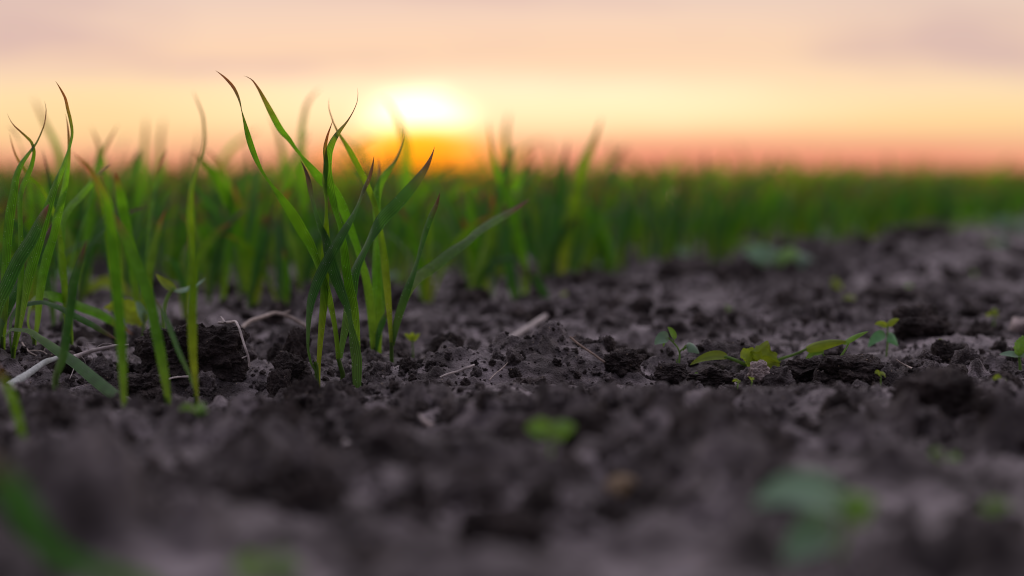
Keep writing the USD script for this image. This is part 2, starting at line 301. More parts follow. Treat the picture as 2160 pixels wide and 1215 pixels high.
# the near slope stays below the crest on which the sharp plants stand
SIL = np.array([(-200, 800), (0, 795), (250, 832), (420, 838), (560, 828), (650, 806), (770, 806), (900, 800), (1100, 806), (1350, 808), (1450, 800), (1550, 806), (1700, 806), (1850, 800), (2040, 792), (2160, 800), (2400, 800)], float)
nr = (GY > 0.45) & (GY < 1.40)
pxv = 1080 + FPX * GX[nr] / GY[nr]
lim = CAM[2] - GY[nr] * np.tan(np.arctan((np.interp(pxv, SIL[:, 0], SIL[:, 1]) - 607.5) / FPX) + PITCH)
def lower(mask, lim, sig=9):
    """Lowers whole lumps that stand above lim, keeping their relief."""
    global H
    for it in range(3):
        over = np.zeros_like(H); over[mask] = np.maximum(0, H[mask] - lim)
        if over.max() < 3e-4: break
        jj, ii = np.nonzero(over)
        w_ = (slice(max(jj.min() - 6 * sig, 0), jj.max() + 6 * sig), slice(max(ii.min() - 6 * sig, 0), ii.max() + 6 * sig))
        H[w_] -= gaussian_filter(maximum_filter(over[w_], size=(2 * sig + 1, 2 * sig + 1)), sig)
lower(nr, lim)
rough = crumb > 0
H[rough] += (0.0016 * (meshkit.fbm(P2[rough] * 420, 3, 77) - 0.5)) * crumb[rough]
# and leaves the small weeds and chips in view
CLEAR = [(1450, 1845, 774, 1.45), (1375, 1485, 770, 1.46), (1825, 1905, 748, 1.53), (850, 892, 756, 1.58), (640, 840, 784, 1.42), (1095, 1225, 930, 0.93), (1270, 1350, 1042, 0.90),
         (675, 745, 940, 1.07), (875, 922, 900, 1.14), (455, 535, 778, 1.37), (1195, 1285, 764, 1.425), (2095, 2200, 776, 1.45), (260, 540, 818, 1.38), (925, 1080, 800, 1.39), (1580, 1665, 812, 1.38), (1560, 1880, 1125, 0.735), (0, 200, 1190, 0.65)]
def sight(px, y, row): return CAM[2] - y * np.tan(np.arctan((row - 607.5) / FPX) + PITCH)
for a, b, row, Y in CLEAR:
    k_ = (GY > 0.45) & (GY < Y - 0.003)
    pxv = 1080 + FPX * GX[k_] / GY[k_]
    lim = sight(pxv, GY[k_], row) + 0.02 * (1 - smoothstep(a - 25, a, pxv) * (1 - smoothstep(b, b + 25, pxv)))
    lower(k_, lim, 6)
nxv, nyv = len(gx), len(gy)
idx = (np.arange(nyv - 1)[:, None] * nxv + np.arange(nxv - 1)[None]).ravel()
quads = np.stack([idx, idx + 1, idx + nxv + 1, idx + nxv], -1)
gm = obj('soil_ground', (np.stack([GX, GY, H], -1).reshape(-1, 3), quads), SOIL)
UsdGeom.PrimvarsAPI(gm).CreatePrimvar('crumb', Sdf.ValueTypeNames.FloatArray, 'vertex').Set(Vt.FloatArray.FromNumpy(crumb.ravel().astype(np.float32)))
tag(gm.GetPrim(), 'dark crumbly field soil with paler smooth hollows reaching to the horizon', 'soil', kind='structure')

YS = np.concatenate([np.arange(0.45, 2.5, 0.002), np.arange(2.5, 9, 0.01)])
def ground_hit(px, py):
    """Where the ray through the pixel meets the soil."""
    a, b = (px - 1080) / FPX, -(py - 607.5) / FPX
    d = np.array([a, CP + b * SP, -SP + b * CP]); d /= d[1]
    pts = CAM + d * YS[:, None]
    under = pts[:, 2] < H_at(pts[:, 0], pts[:, 1])
    k = int(np.argmax(under)) if under.any() else len(YS) - 1
    return pts[k]

# ------------------------------------------------------------------ clods of soil
def clod_mesh(seed, level=4, blocky=2.6, rough=1.0):
    r = np.random.default_rng(seed)
    m = trimesh.creation.icosphere(level, 1.0)
    v = np.array(m.vertices)
    n = v.copy()
    v = v / (np.abs(v) ** blocky).sum(1, keepdims=True) ** (1 / blocky)
    o = r.random(3) * 40
    d = 0.42 * (meshkit.fbm(n * 1.4 + o, 2, seed) - 0.5) * 2
    for cnt, amp in ((26, 0.16), (110, 0.10), (420, 0.055), (1500, 0.028)):
        if cnt > 0.5 * len(v): break
        c = r.normal(size=(cnt, 3)); c /= np.linalg.norm(c, axis=1, keepdims=True)
        dist = cKDTree(c).query(n)[0] * math.sqrt(cnt) / 2.0
        hgt = 0.4 + 0.9 * r.random(cnt)
        d = d + rough * amp * (np.clip(1 - dist, 0, 1) * 1.3 - 0.5) * hgt[cKDTree(c).query(n)[1]]
    d = d + rough * 0.13 * (meshkit.fbm(n * 8 + o, 5, seed + 3) - 0.5) * 2 - rough * 0.10 * np.abs(meshkit.fbm(n * 4 + o, 3, seed + 9) - 0.5) * 2
    v = v * (1 + d)[:, None]
    return v, np.array(m.faces)

clods = [
    # px, base py, Y, width px, height px, depth factor, blocky, level, label
    (398, 812, 1.425, 262, 132, 0.75, 4.5, 6, 'largest blocky clod, with pale straw hanging over its right end, behind the left blades'),
    (614, 812, 1.41, 96, 72, 0.9, 2.6, 5, 'rounded fibrous clod just left of the central wheat plants'),
    (586, 822, 1.39, 64, 46, 0.9, 2.4, 5, 'small rounded clod against the lower left of the fibrous clod by the wheat'),
    (625, 752, 1.48, 66, 62, 0.9, 2.4, 5, 'dark clod in shadow under the arched pale root'),
    (585, 758, 1.50, 50, 36, 0.9, 2.4, 4, 'small dark lump left of the clod under the arched root'),
    (640, 866, 1.25, 96, 74, 0.9, 2.6, 5, 'blurred dark clod in front of the central wheat plants'),
    (720, 858, 1.26, 110, 56, 0.9, 2.6, 5, 'broad blurred clod right of the dark clod before the wheat'),
    (548, 912, 1.12, 84, 56, 0.9, 2.4, 4, 'blurred dark lump in the left foreground below the two rounded clods'),
    (940, 744, 1.56, 80, 44, 0.9, 2.4, 5, 'low clod behind the ridge, beside the tiny fan leaved sprout'),
    (960, 784, 1.46, 120, 46, 0.8, 2.6, 5, 'crumbly clod at the left end of the central ridge'),
    (1060, 778, 1.48, 100, 30, 0.8, 2.6, 5, 'flat clod on the central ridge above the short straw bits'),
    (1240, 768, 1.47, 110, 54, 0.8, 2.6, 5, 'clod with the brown twig lying across it'),
    (1318, 796, 1.43, 98, 62, 0.9, 3.2, 5, 'angular clod at the right end of the central ridge'),
    (1110, 846, 1.36, 96, 52, 0.9, 2.6, 5, 'round clod on the near slope of the central ridge'),
    (1420, 800, 1.41, 84, 34, 0.9, 2.6, 5, 'clod in front of the three leaved vetch seedling'),
    (1500, 806, 1.40, 110, 34, 0.9, 2.6, 5, 'pair of merged lumps left of the pale dry husk'),
    (1720, 806, 1.40, 130, 50, 0.8, 2.6, 5, 'long clod under the right arm of the sprawling weed'),
    (1800, 806, 1.38, 150, 58, 0.8, 2.6, 5, 'broad brown clod below the small clover like seedling'),
    (1945, 716, 1.60, 130, 76, 0.9, 2.6, 5, 'tall crumbly clod behind the small four leaved seedling'),
    (2004, 782, 1.49, 90, 66, 0.9, 2.6, 5, 'peaked clod right of the four leaved seedling'),
    (2106, 762, 1.55, 50, 44, 0.9, 2.4, 4, 'small dark clod near the right edge beside the pale cotyledon'),
    (1985, 905, 1.14, 230, 130, 0.8, 3.0, 5, 'large blurred dark clod in the right foreground'),
    (2120, 852, 1.28, 90, 70, 0.9, 2.6, 4, 'blurred clod at the right edge behind the large dark one'),
    (1180, 985, 0.98, 250, 120, 0.8, 2.8, 5, 'black blurred clod under the flat green leaf in the foreground'),
    (1540, 1010, 0.95, 290, 150, 0.8, 2.8, 5, 'biggest dark blurred clod in the middle foreground'),
    (1060, 1190, 0.76, 210, 130, 0.8, 2.6, 5, 'very blurred dark clod at the bottom centre'),
    (820, 912, 1.13, 110, 56, 0.9, 2.6, 4, 'blurred clod right of the pale chip'),
    (300, 1060, 0.88, 220, 76, 0.8, 2.6, 4, 'wide blurred dark clod at lower left'),
    (125, 1030, 0.92, 150, 80, 0.9, 2.6, 4, 'blurred dark clod above the big soft leaf at lower left'),
    (1455, 622, 2.45, 150, 76, 0.9, 2.6, 4, 'dark blurred clod alone in front of the far wheat row'),
    (1950, 540, 3.10, 150, 70, 0.9, 2.6, 4, 'far dark clod at the right among pale weeds'),
    (300, 838, 1.37, 100, 50, 0.9, 2.6, 5, 'low clod under the front left corner of the largest clod'),
    (1040, 640, 2.2, 200, 46, 0.6, 2.6, 4, 'long dark clod in shade behind the right leaning leaf'),
    (1890, 640, 2.05, 170, 40, 0.7, 2.6, 4, 'long blurred clod behind the tall crumbly one'),
    (2090, 1190, 0.75, 230, 110, 0.8, 2.6, 4, 'dark blurred clod in the bottom right corner'),
    (760, 1195, 0.74, 330, 40, 0.5, 2.6, 4, 'dark blurred ledge of soil at the bottom left of centre'),
]
for i, (px, py, Y, w, h, df, bl, lv, lab) in enumerate(clods):
    v, f = clod_mesh(100 + i, lv, bl)
    v = v - (v.max(0) + v.min(0)) / 2; v = v / (v.max(0) - v.min(0)).max(0)[None] if False else v / ((v.max(0) - v.min(0)) / 2)
    a = rng.random() * 6.28 if bl < 4 else 0.25
    c, s = math.cos(a), math.sin(a)
    v = np.stack([v[:, 0] * c - v[:, 1] * s, v[:, 0] * s + v[:, 1] * c, v[:, 2]], -1); v = v / np.abs(v).max(0)
    W, Hh = size(w, Y), size(h, Y)
    base = at(px, py, Y)
    gz = H_at(base[0], base[1])[0]
    z0 = min(base[2], gz) - 0.22 * Hh
    top = base[2] + Hh
    zz = (top - z0) / 2
    v = v * np.array([W / 2, W * df / 2, zz])
    t = thing('soil_clod', lab, 'clod', (base[0], base[1] + 0.25 * W * df, z0 + zz))
    obj('lump', (v, f), CLOD, t)

# loose crumbs: too many to count
cr_it = UsdGeom.PointInstancer.Define(stage, '/World/soil_crumbs')
tag(cr_it.GetPrim(), 'loose dark soil crumbs scattered over the ground', 'soil crumbs', kind='stuff')
paths = []
CRUST = soil_material('crust', (0.060, 0.048, 0.045), (0.175, 0.150, 0.148), 90.0, bump=1.0)
for k in range(12):
    v, f = clod_mesh(500 + k, 3, 2.6 + 0.3 * (k % 7), 1.7)
    paths.append(usdkit.mesh(stage, f'/World/soil_crumbs/crumb_{k + 1:03d}', (v * np.array([1, 0.85, 0.75]), f), CLOD if k < 7 else CRUST, smooth=True).GetPath())
cr_it.CreatePrototypesRel().SetTargets(paths)
N = 48000
y = np.where(rng.random(N) < 0.85, 0.8 + 2.3 * rng.random(N) ** 1.1, 3 + 5 * rng.random(N)); x = (rng.random(N) - 0.5) * (0.42 * y + 0.45)
k = rng.random(N) < 0.12 + 0.88 * crumb_density(x, y)
x, y = x[k], y[k]
r = np.minimum(0.00095 * np.maximum(1, y / 1.7) * (1 - rng.random(len(x))) ** -0.5, 0.0075 * np.maximum(1, y / 2.2))
n_ = 42000
yd = 1.0 + 1.3 * rng.random(n_) ** 1.1; xd = (rng.random(n_) - 0.5) * (0.42 * yd + 0.06)
x, y, r = np.concatenate([x, xd]), np.concatenate([y, yd]), np.concatenate([r, 0.00035 * (1 - rng.random(n_)) ** -0.38])
z = H_at(x, y) + 0.25 * r
k = np.ones(len(x), bool); px_ = 1080 + FPX * x / y
for a, b, row, Y in CLEAR:
    k &= ~((y < Y) & (px_ > a - 6) & (px_ < b + 6) & (z + 0.8 * r > sight(px_, y, row)))
k &= ~((y < 1.38) & (z + 0.8 * r > sight(px_, y, np.interp(px_, SIL[:, 0], SIL[:, 1]))))
x, y, z, r = x[k], y[k], z[k], r[k]
ax = rng.normal(size=(len(x), 4)); ax /= np.linalg.norm(ax, axis=1, keepdims=True)
cr_it.CreatePositionsAttr(Vt.Vec3fArray.FromNumpy(np.stack([x, y, z], -1).astype(np.float32)))
cr_it.CreateScalesAttr(Vt.Vec3fArray.FromNumpy(np.repeat(r[:, None], 3, 1).astype(np.float32)))
cr_it.CreateOrientationsAttr(Vt.QuathArray([Gf.Quath(*map(float, a)) for a in ax]))
cr_it.CreateProtoIndicesAttr(Vt.IntArray.FromNumpy(np.where(rng.random(len(x)) < 0.45, rng.integers(0, 7, len(x)), rng.integers(7, 12, len(x))).astype(np.int32)))

# ------------------------------------------------------------------ leaves, stems, tubes
def spline(P, n, tt=None):
    P = np.asarray(P, float)
    s = np.concatenate([[0], np.cumsum(np.linalg.norm(np.diff(P, axis=0), axis=1))]); s /= s[-1]
    t = np.linspace(0, 1, n)
    return (PchipInterpolator(s, P)(t) if len(P) > 2 else P[0] + (P[1] - P[0]) * t[:, None]), s, t
def frames(P, axis=(0, 1.0, 0)):
    T = np.gradient(P, axis=0); T /= np.linalg.norm(T, axis=1, keepdims=True) + 1e-12
    S = np.cross(T, np.asarray(axis, float)); S /= np.linalg.norm(S, axis=1, keepdims=True) + 1e-9
    return T, S, np.cross(S, T)
def strip(P, width, cosphi, fold=0.18, cols=7, axis=(0, 1.0, 0)):
    """A blade along P: width and facing (cosine, signed) per point; V-folded along its middle."""
    T, S0, N0 = frames(P, axis)
    phi = np.arccos(np.clip(cosphi, -1, 1))[:, None]
    S = S0 * np.cos(phi) + N0 * np.sin(phi); Nn = -S0 * np.sin(phi) + N0 * np.cos(phi)
    u = np.linspace(-1, 1, cols)
    w = np.asarray(width)[:, None] / 2
    f_ = np.broadcast_to(np.asarray(fold, float), (len(P),))
    V = P[:, None] + S[:, None] * (w * u)[..., None] + Nn[:, None] * (w * (u ** 2 - 0.4) * f_[:, None])[..., None]
    n, c = len(P), cols
    i = (np.arange(n - 1)[:, None] * c + np.arange(c - 1)[None]).ravel()
    q = np.stack([i, i + 1, i + c + 1, i + c], -1)
    uv = np.stack(np.broadcast_arrays((u[None] + 1) / 2, np.linspace(0, 1, n)[:, None]), -1).reshape(-1, 2)
    return (V.reshape(-1, 3), q), uv
def tube(P, rad, sides=8):
    P = np.asarray(P, float)
    T, S, N = frames(P)
    a = np.arange(sides + 1) * 2 * np.pi / sides
    V = P[:, None] + np.asarray(rad)[:, None, None] * (np.cos(a)[None, :, None] * S[:, None] + np.sin(a)[None, :, None] * N[:, None])
    n, c = len(P), sides + 1
    i = (np.arange(n - 1)[:, None] * c + np.arange(c - 1)[None]).ravel()
    uv = np.stack(np.broadcast_arrays((np.arange(c) / sides)[None], np.linspace(0, 1, n)[:, None]), -1).reshape(-1, 2)
    return (V.reshape(-1, 3), np.stack([i, i + 1, i + c + 1, i + c], -1)), uv
def wheat_width(t, b=0.55):
    return np.where(t < 0.3, b + (1 - b) * smoothstep(0, 0.3, t), 1.0) * np.where(t > 0.52, 1 - ((t - 0.52) / 0.48) ** 3.2, 1.0) + 0.02

# ---- the wheat plants one can pick out, traced: each leaf from base to tip
def hero_plant(label, base, leaves, stem=None, group=None):
    bx, by, Y = base
    o = at(bx, by, Y); o[2] = H_at(o[0], o[1])[0]
    t = thing('wheat_seedling', label, 'wheat seedling', o, group)
    if stem:
        pts, w = stem
        P = np.array([at(x, y_, Y) for x, y_ in pts]); P = np.vstack([P[0] - [0, 0, 0.012], P])
        P, _, _ = spline(P, 14)
        m, uv = tube(P, np.linspace(1.0, 0.85, 14) * size(w, Y) / 2)
        obj('stem', shift(m, o), STEM, t, uv)
    elif Y < 1.6:                                   # the sheath that wraps the leaf bases
        e = leaves[0]['p'][1]
        P = np.array([at(bx, by, Y) - [0, 0, 0.01], at(bx, by - 8, Y), at(bx + 0.25 * (e[0] - bx), by - 24, Y)])
        P, _, _ = spline(P, 12)
        m, uv = tube(P, np.linspace(1.0, 0.7, 12) * size(11, Y) / 2)
        obj('stem', shift(m, o), STEM, t, uv)
    for lf in leaves:
        pts, wpx, facing = lf['p'], lf['w'], lf.get('c', [0.9, 0.95, 0.9])
        d0, d1 = lf.get('d', (0.0, 0.0))
        n = len(pts)
        Ys = Y + d0 + (d1 - d0) * np.linspace(0, 1, n) ** 1.6
        P = np.array([at(x, y_, yy) for (x, y_), yy in zip(pts, Ys)])
        if lf.get('root', True): P = np.vstack([P[0] - [0, 0, 0.010], P])
        P, s, tt = spline(P, 64)
        cf = np.interp(tt, np.linspace(0, 1, len(facing)), facing)
        k = np.ones(5) / 5; cf = np.convolve(np.pad(cf, 2, mode='edge'), k, 'valid')
        wd = size(wpx, Y) * wheat_width(tt, lf.get('b', 0.55))
        m, uv = strip(P, wd, cf, lf.get('f', 0.22))
        obj('leaf', shift(m, o), lf.get('m', WHEAT), t, uv)
    return t
L = lambda p, w, c=(0.9, 0.95, 0.9), **k: dict(p=p, w=w, c=list(c), **k)

hero_plant('central wheat plant whose tall leaf sweeps up left to the highest curled tip', (722, 788, 1.405), [
    L([(713, 757), (708, 707), (698, 650), (688, 612), (675, 572), (661, 535), (650, 510), (640, 494), (622, 462), (600, 430), (572, 392), (548, 356), (534, 324), (523, 290), (513, 250), (506, 218), (494, 188), (480, 170), (455, 149)], 25,
      (0.75, 0.65, 0.6, 0.8, 0.55, 0.9, 0.95, 0.7, 0.12, 0.55, 0.65, 0.15, -0.6, -0.8), d=(0, -0.02), root=False, m=WHEAT),
    L([(717, 755), (722, 720), (729, 685), (738, 635), (744, 589), (752, 562), (764, 536), (783, 498), (808, 459), (838, 429), (862, 402), (881, 378), (901, 348), (917, 309)], 29,
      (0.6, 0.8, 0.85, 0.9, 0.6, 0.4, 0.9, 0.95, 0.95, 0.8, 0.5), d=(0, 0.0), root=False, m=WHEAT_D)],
    stem=([(723, 789), (719, 775), (714, 756)], 11))
hero_plant('central wheat plant with a broad low leaf and a hooked tip above', (752, 792, 1.395), [
    L([(752, 790), (752, 765), (748, 735), (741, 699), (733, 655), (720, 620), (705, 579), (695, 545), (685, 504), (672, 474), (663, 445), (656, 412), (648, 372), (634, 338)], 27,
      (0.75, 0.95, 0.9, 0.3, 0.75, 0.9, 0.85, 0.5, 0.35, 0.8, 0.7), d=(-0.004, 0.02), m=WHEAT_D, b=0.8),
    L([(755, 788), (753, 740), (750, 695), (745, 645), (735, 602), (729, 562), (724, 521), (718, 485), (708, 450), (697, 398), (690, 358), (692, 327), (700, 301), (713, 279), (733, 254), (748, 228), (754, 210), (755, 196), (753, 185)], 22,
      (0.7, 0.8, 0.85, 0.9, 0.9, 0.85, 0.4, 0.85, 0.9, 0.8, 0.15, 0.35), d=(0.006, 0.006), m=WHEAT)])
hero_plant('leftmost central wheat plant, a pale upright leaf crossed by a dark one', (668, 787, 1.400), [
    L([(666, 789), (655, 765), (648, 725), (649, 685), (653, 645), (664, 606), (678, 574), (694, 543), (711, 512), (729, 481), (746, 450), (757, 425), (767, 399), (777, 379), (785, 352), (789, 329)], 24,
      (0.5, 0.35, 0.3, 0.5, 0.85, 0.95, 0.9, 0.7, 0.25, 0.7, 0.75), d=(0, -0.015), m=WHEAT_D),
    L([(671, 786), (674, 730), (678, 684), (683, 629), (685, 575), (686, 521), (687, 471), (687, 425), (684, 385), (687, 347), (685, 316), (690, 288), (697, 268), (703, 251)], 19,
      (0.6, 0.65, 0.75, 0.9, 0.95, 0.95, 0.3, 0.7, 0.8, 0.6), d=(0.004, 0.0), m=WHEAT_Y, b=0.7)])
hero_plant('wheat plant just behind the central ones with a long leaf arching to the upper left', (792, 756, 1.52), [
    L([(789, 755), (786, 714), (783, 673), (778, 629), (772, 590), (762, 555), (752, 521), (742, 494), (731, 462), (718, 430), (700, 400), (674, 376), (650, 347), (624, 317), (608, 295), (591, 274), (575, 245), (558, 212), (542, 183), (529, 167), (514, 160)], 23,
      (0.8, 0.9, 0.9, 0.8, 0.6, 0.8, 0.95, 0.9, 0.2, 0.7, 0.75, 0.5, 0.3), d=(0, -0.10), m=WHEAT),
    L([(798, 753), (797, 700), (795, 640), (793, 580), (792, 520), (792, 470), (793, 425), (800, 390), (815, 363), (833, 339), (845, 311), (851, 284), (851, 266)], 22,
      (0.8, 0.9, 0.9, 0.9, 0.8, 0.3, 0.8, 0.85, 0.3, 0.4), d=(0, 0.02), m=WHEAT),
    L([(795, 750), (800, 700), (805, 640), (803, 560), (800, 480), (796, 410), (800, 363), (797, 331)], 18, (0.7, 0.8, 0.8, 0.5, 0.7, 0.6), d=(0.01, 0.05), m=WHEAT),
    L([(790, 748), (795, 715), (802, 690), (812, 668), (819, 655)], 17, (0.5, 0.7, 0.8, 0.7), d=(0, -0.02), m=WHEAT_D)])
hero_plant('central wheat plant at the right, one long leaf leaning low to the right', (826, 774, 1.47), [
    L([(826, 728), (838, 676), (854, 624), (874, 568), (887, 522), (897, 488), (909, 456), (921, 430), (928, 405)], 20, (0.8, 0.95, 0.85, 0.35, 0.6, 0.75, 0.7), root=False, d=(0, -0.03), m=WHEAT_D, b=0.7),
    L([(827, 724), (846, 650), (866, 605), (882, 585), (914, 562), (948, 535), (982, 510), (1009, 487), (1039, 467), (1076, 446), (1119, 419)], 25, (0.7, 0.9, 0.95, 0.9, 0.6, 0.75, 0.8, 0.7), root=False, d=(0, 0.16), m=WHEAT, f=0.3),
    L([(825, 730), (822, 680), (816, 606), (810, 548), (803, 502), (796, 462), (788, 428), (778, 402), (762, 366), (743, 330), (726, 301), (710, 275), (699, 248), (693, 222), (694, 206)], 19,
      (0.7, 0.85, 0.9, 0.8, 0.6, 0.7, 0.75, 0.3, 0.35), root=False, d=(0, 0.02), m=WHEAT_Y)],
    stem=([(827, 775), (826, 750), (826, 722)], 10))
# left group
hero_plant('wheat plant at the far left whose tallest blade ends in a dark curled tip', (28, 757, 1.43), [
    L([(28, 755), (38, 700), (48, 643), (59, 587), (72, 540), (88, 482), (101, 436), (116, 390), (133, 348), (146, 308), (151, 278), (147, 251), (142, 230), (138, 210), (128, 189), (117, 171)], 25,
      (0.5, 0.6, 0.7, 0.9, 0.95, 0.85, 0.6, 0.35, 0.6, 0.8), d=(0, -0.02), m=WHEAT),
    L([(24, 757), (20, 700), (22, 680), (33, 655), (56, 641), (85, 637), (119, 646), (156, 665), (193, 684), (230, 706), (253, 718)], 17, (0.3, 0.4, 0.7, 0.4, 0.7, 0.8, 0.8), d=(0, 0.06), m=WHEAT_D),
    L([(26, 756), (34, 700), (40, 640), (44, 560), (42, 480), (41, 423), (46, 396), (56, 373), (66, 348), (71, 322), (66, 301), (56, 290), (43, 278), (26, 261), (15, 239)], 17, (0.6, 0.8, 0.9, 0.8, 0.7, 0.8, 0.6, 0.5), d=(0, 0.02), m=WHEAT)])
hero_plant('wheat plant left of the pale root with two straight bright leaves', (72, 727, 1.47), [
    L([(72, 727), (78, 680), (83, 620), (94, 560), (110, 500), (123, 446), (135, 396), (142, 350), (145, 311), (143, 271), (138, 240)], 22, (0.6, 0.7, 0.85, 0.95, 0.9, 0.7, 0.6, 0.6), m=WHEAT),
    L([(70, 728), (58, 675), (67, 637), (93, 622), (122, 626), (165, 645), (207, 661), (241, 680), (281, 706)], 22, (0.4, 0.5, 0.7, 0.8, 0.8, 0.8), d=(0, 0.14), m=WHEAT)])
hero_plant('wheat plant cut by the left edge with crossing dark blades', (4, 735, 1.44), [
    L([(6, 733), (8, 660), (11, 570), (16, 490), (22, 440), (28, 406), (33, 373), (43, 347), (59, 324), (76, 301), (87, 278), (95, 253), (97, 232), (94, 213)], 23, (0.7, 0.8, 0.9, 0.9, 0.95, 0.7, 0.3, 0.5), m=WHEAT),
    L([(0, 700), (18, 646), (37, 609), (67, 561), (93, 509), (110, 470)], 22, (0.7, 0.9, 0.9, 0.8), d=(0, 0.02), m=WHEAT_D),
    L([(-12, 690), (-4, 640), (15, 598), (37, 550), (67, 502), (89, 457), (104, 430)], 31, (0.8, 0.95, 0.9, 0.8), d=(-0.04, -0.08), m=WHEAT_D),
    L([(11, 708), (26, 694), (56, 696), (85, 713), (122, 739), (159, 765), (193, 794), (230, 824), (259, 846), (286, 870)], 24, (0.35, 0.5, 0.75, 0.85, 0.85, 0.8), root=False, d=(-0.02, -0.17), m=WHEAT_D)])
hero_plant('thin wheat plant with a yellow stem behind the left cluster', (148, 733, 1.52), [
    L([(148, 731), (140, 660), (135, 600), (130, 543), (124, 490), (112, 448), (97, 416), (82, 393), (66, 378), (46, 350), (33, 328), (25, 304), (20, 280)], 17, (0.8, 0.9, 0.9, 0.7, 0.6, 0.6), m=WHEAT_Y),
    L([(150, 731), (140, 640), (128, 540), (130, 475), (148, 436), (168, 415), (204, 372), (222, 354), (235, 344)], 21, (0.7, 0.7, 0.8, 0.8, 0.7), d=(0, 0.06), m=WHEAT)])
hero_plant('blurred broad wheat blade arching over the left, rooted below the largest clod', (263, 887, 1.17), [
    L([(263, 888), (259, 820), (256, 746), (248, 640), (241, 561), (233, 487), (222, 420), (204, 382), (184, 355), (150, 322)], 27, (0.6, 0.7, 0.9, 0.95, 0.9, 0.8), d=(0, -0.02), m=WHEAT)])
hero_plant('blurred wheat plant with two leaves crossing before the largest clod', (352, 862, 1.20), [
    L([(354, 862), (344, 783), (330, 709), (315, 635), (293, 572), (267, 506), (240, 460), (212, 430)], 28, (0.6, 0.8, 0.9, 0.95, 0.9), d=(0, 0.03), m=WHEAT)])
hero_plant('blurred upright wheat plant with a reddish curved tip before the largest clod', (413, 858, 1.22), [
    L([(414, 860), (411, 802), (406, 746), (404, 672), (406, 598), (404, 524), (400, 460), (402, 406), (408, 373), (421, 337), (428, 311), (430, 284), (428, 251), (418, 219), (406, 192)], 23, (0.5, 0.7, 0.9, 0.9, 0.7, 0.8, 0.5, 0.35, 0.5, 0.6), d=(0, -0.06), m=WHEAT_Y),
    L([(412, 830), (400, 794), (378, 746), (352, 680), (326, 628)], 18, (0.5, 0.7, 0.8, 0.7), root=False, d=(0.0, 0.05), m=WHEAT_D)])
hero_plant('single blurred blue green blade in front of the pale root at left', (120, 806, 1.24), [
    L([(115, 810), (133, 746), (144, 672), (156, 598), (170, 545), (184, 505)], 24, (0.7, 0.85, 0.9, 0.8), d=(0, -0.02), m=WHEAT_D)])
hero_plant('blurred thin blade leaning at the left edge of the foreground', (62, 1010, 1.02), [
    L([(60, 1010), (46, 920), (28, 850), (8, 800), (-14, 766)], 26, (0.5, 0.7, 0.8, 0.8), d=(0, -0.02), m=WHEAT_Y)])
hero_plant('very blurred big drooping leaf in the lower left corner', (330, 1250, 0.66), [
    L([(330, 1250), (230, 1215), (130, 1180), (70, 1120), (30, 1050), (-10, 990), (-40, 950)], 74, (0.4, 0.6, 0.8, 0.95, 0.9), d=(0, -0.03), m=WHEAT_D, f=0.3)])
# middle distance plants that stand out
hero_plant('blurred wheat plant right of centre with a wide yellow green leaf', (1186, 600, 2.35), [
    L([(1184, 604), (1186, 560), (1195, 500), (1212, 430), (1228, 350), (1250, 300), (1270, 245)], 27, (0.7, 0.9, 0.95, 0.8, 0.5), m=WHEAT_Y),
    L([(1180, 604), (1150, 560), (1115, 520), (1096, 460)], 24, (0.7, 0.9, 0.8), m=WHEAT_D)])
hero_plant('blurred wheat plant behind the tip of the low right leaning leaf', (1096, 652, 2.08), [
    L([(1100, 654), (1108, 600), (1098, 520), (1080, 440), (1058, 390), (1040, 330), (1030, 250)], 20, (0.8, 0.9, 0.9, 0.7, 0.4), m=WHEAT),
    L([(1096, 654), (1080, 600), (1066, 500), (1062, 420)], 24, (0.9, 0.9, 0.8), m=WHEAT_D),
    L([(1105, 654), (1150, 630), (1130, 590), (1100, 566)], 18, (0.7, 0.9, 0.8), m=WHEAT_D)])
hero_plant('blurred pair of leaves left of the plant behind the leaning leaf tip', (994, 665, 2.02), [
    L([(994, 668), (996, 630), (1012, 560), (1028, 510), (1036, 450), (1040, 400)], 24, (0.8, 0.9, 0.5, 0.9, 0.7), m=WHEAT_Y),
    L([(996, 668), (1010, 600), (1040, 556), (1080, 545), (1110, 610)], 16, (0.6, 0.8, 0.8, 0.7), m=WHEAT_D)])
hero_plant('blurred thin blade between the tall central leaf and its neighbour behind', (516, 655, 2.03), [
    L([(514, 656), (518, 580), (520, 520), (514, 470), (500, 420), (486, 380)], 22, (0.8, 0.9, 0.9, 0.7), m=WHEAT_Y)])

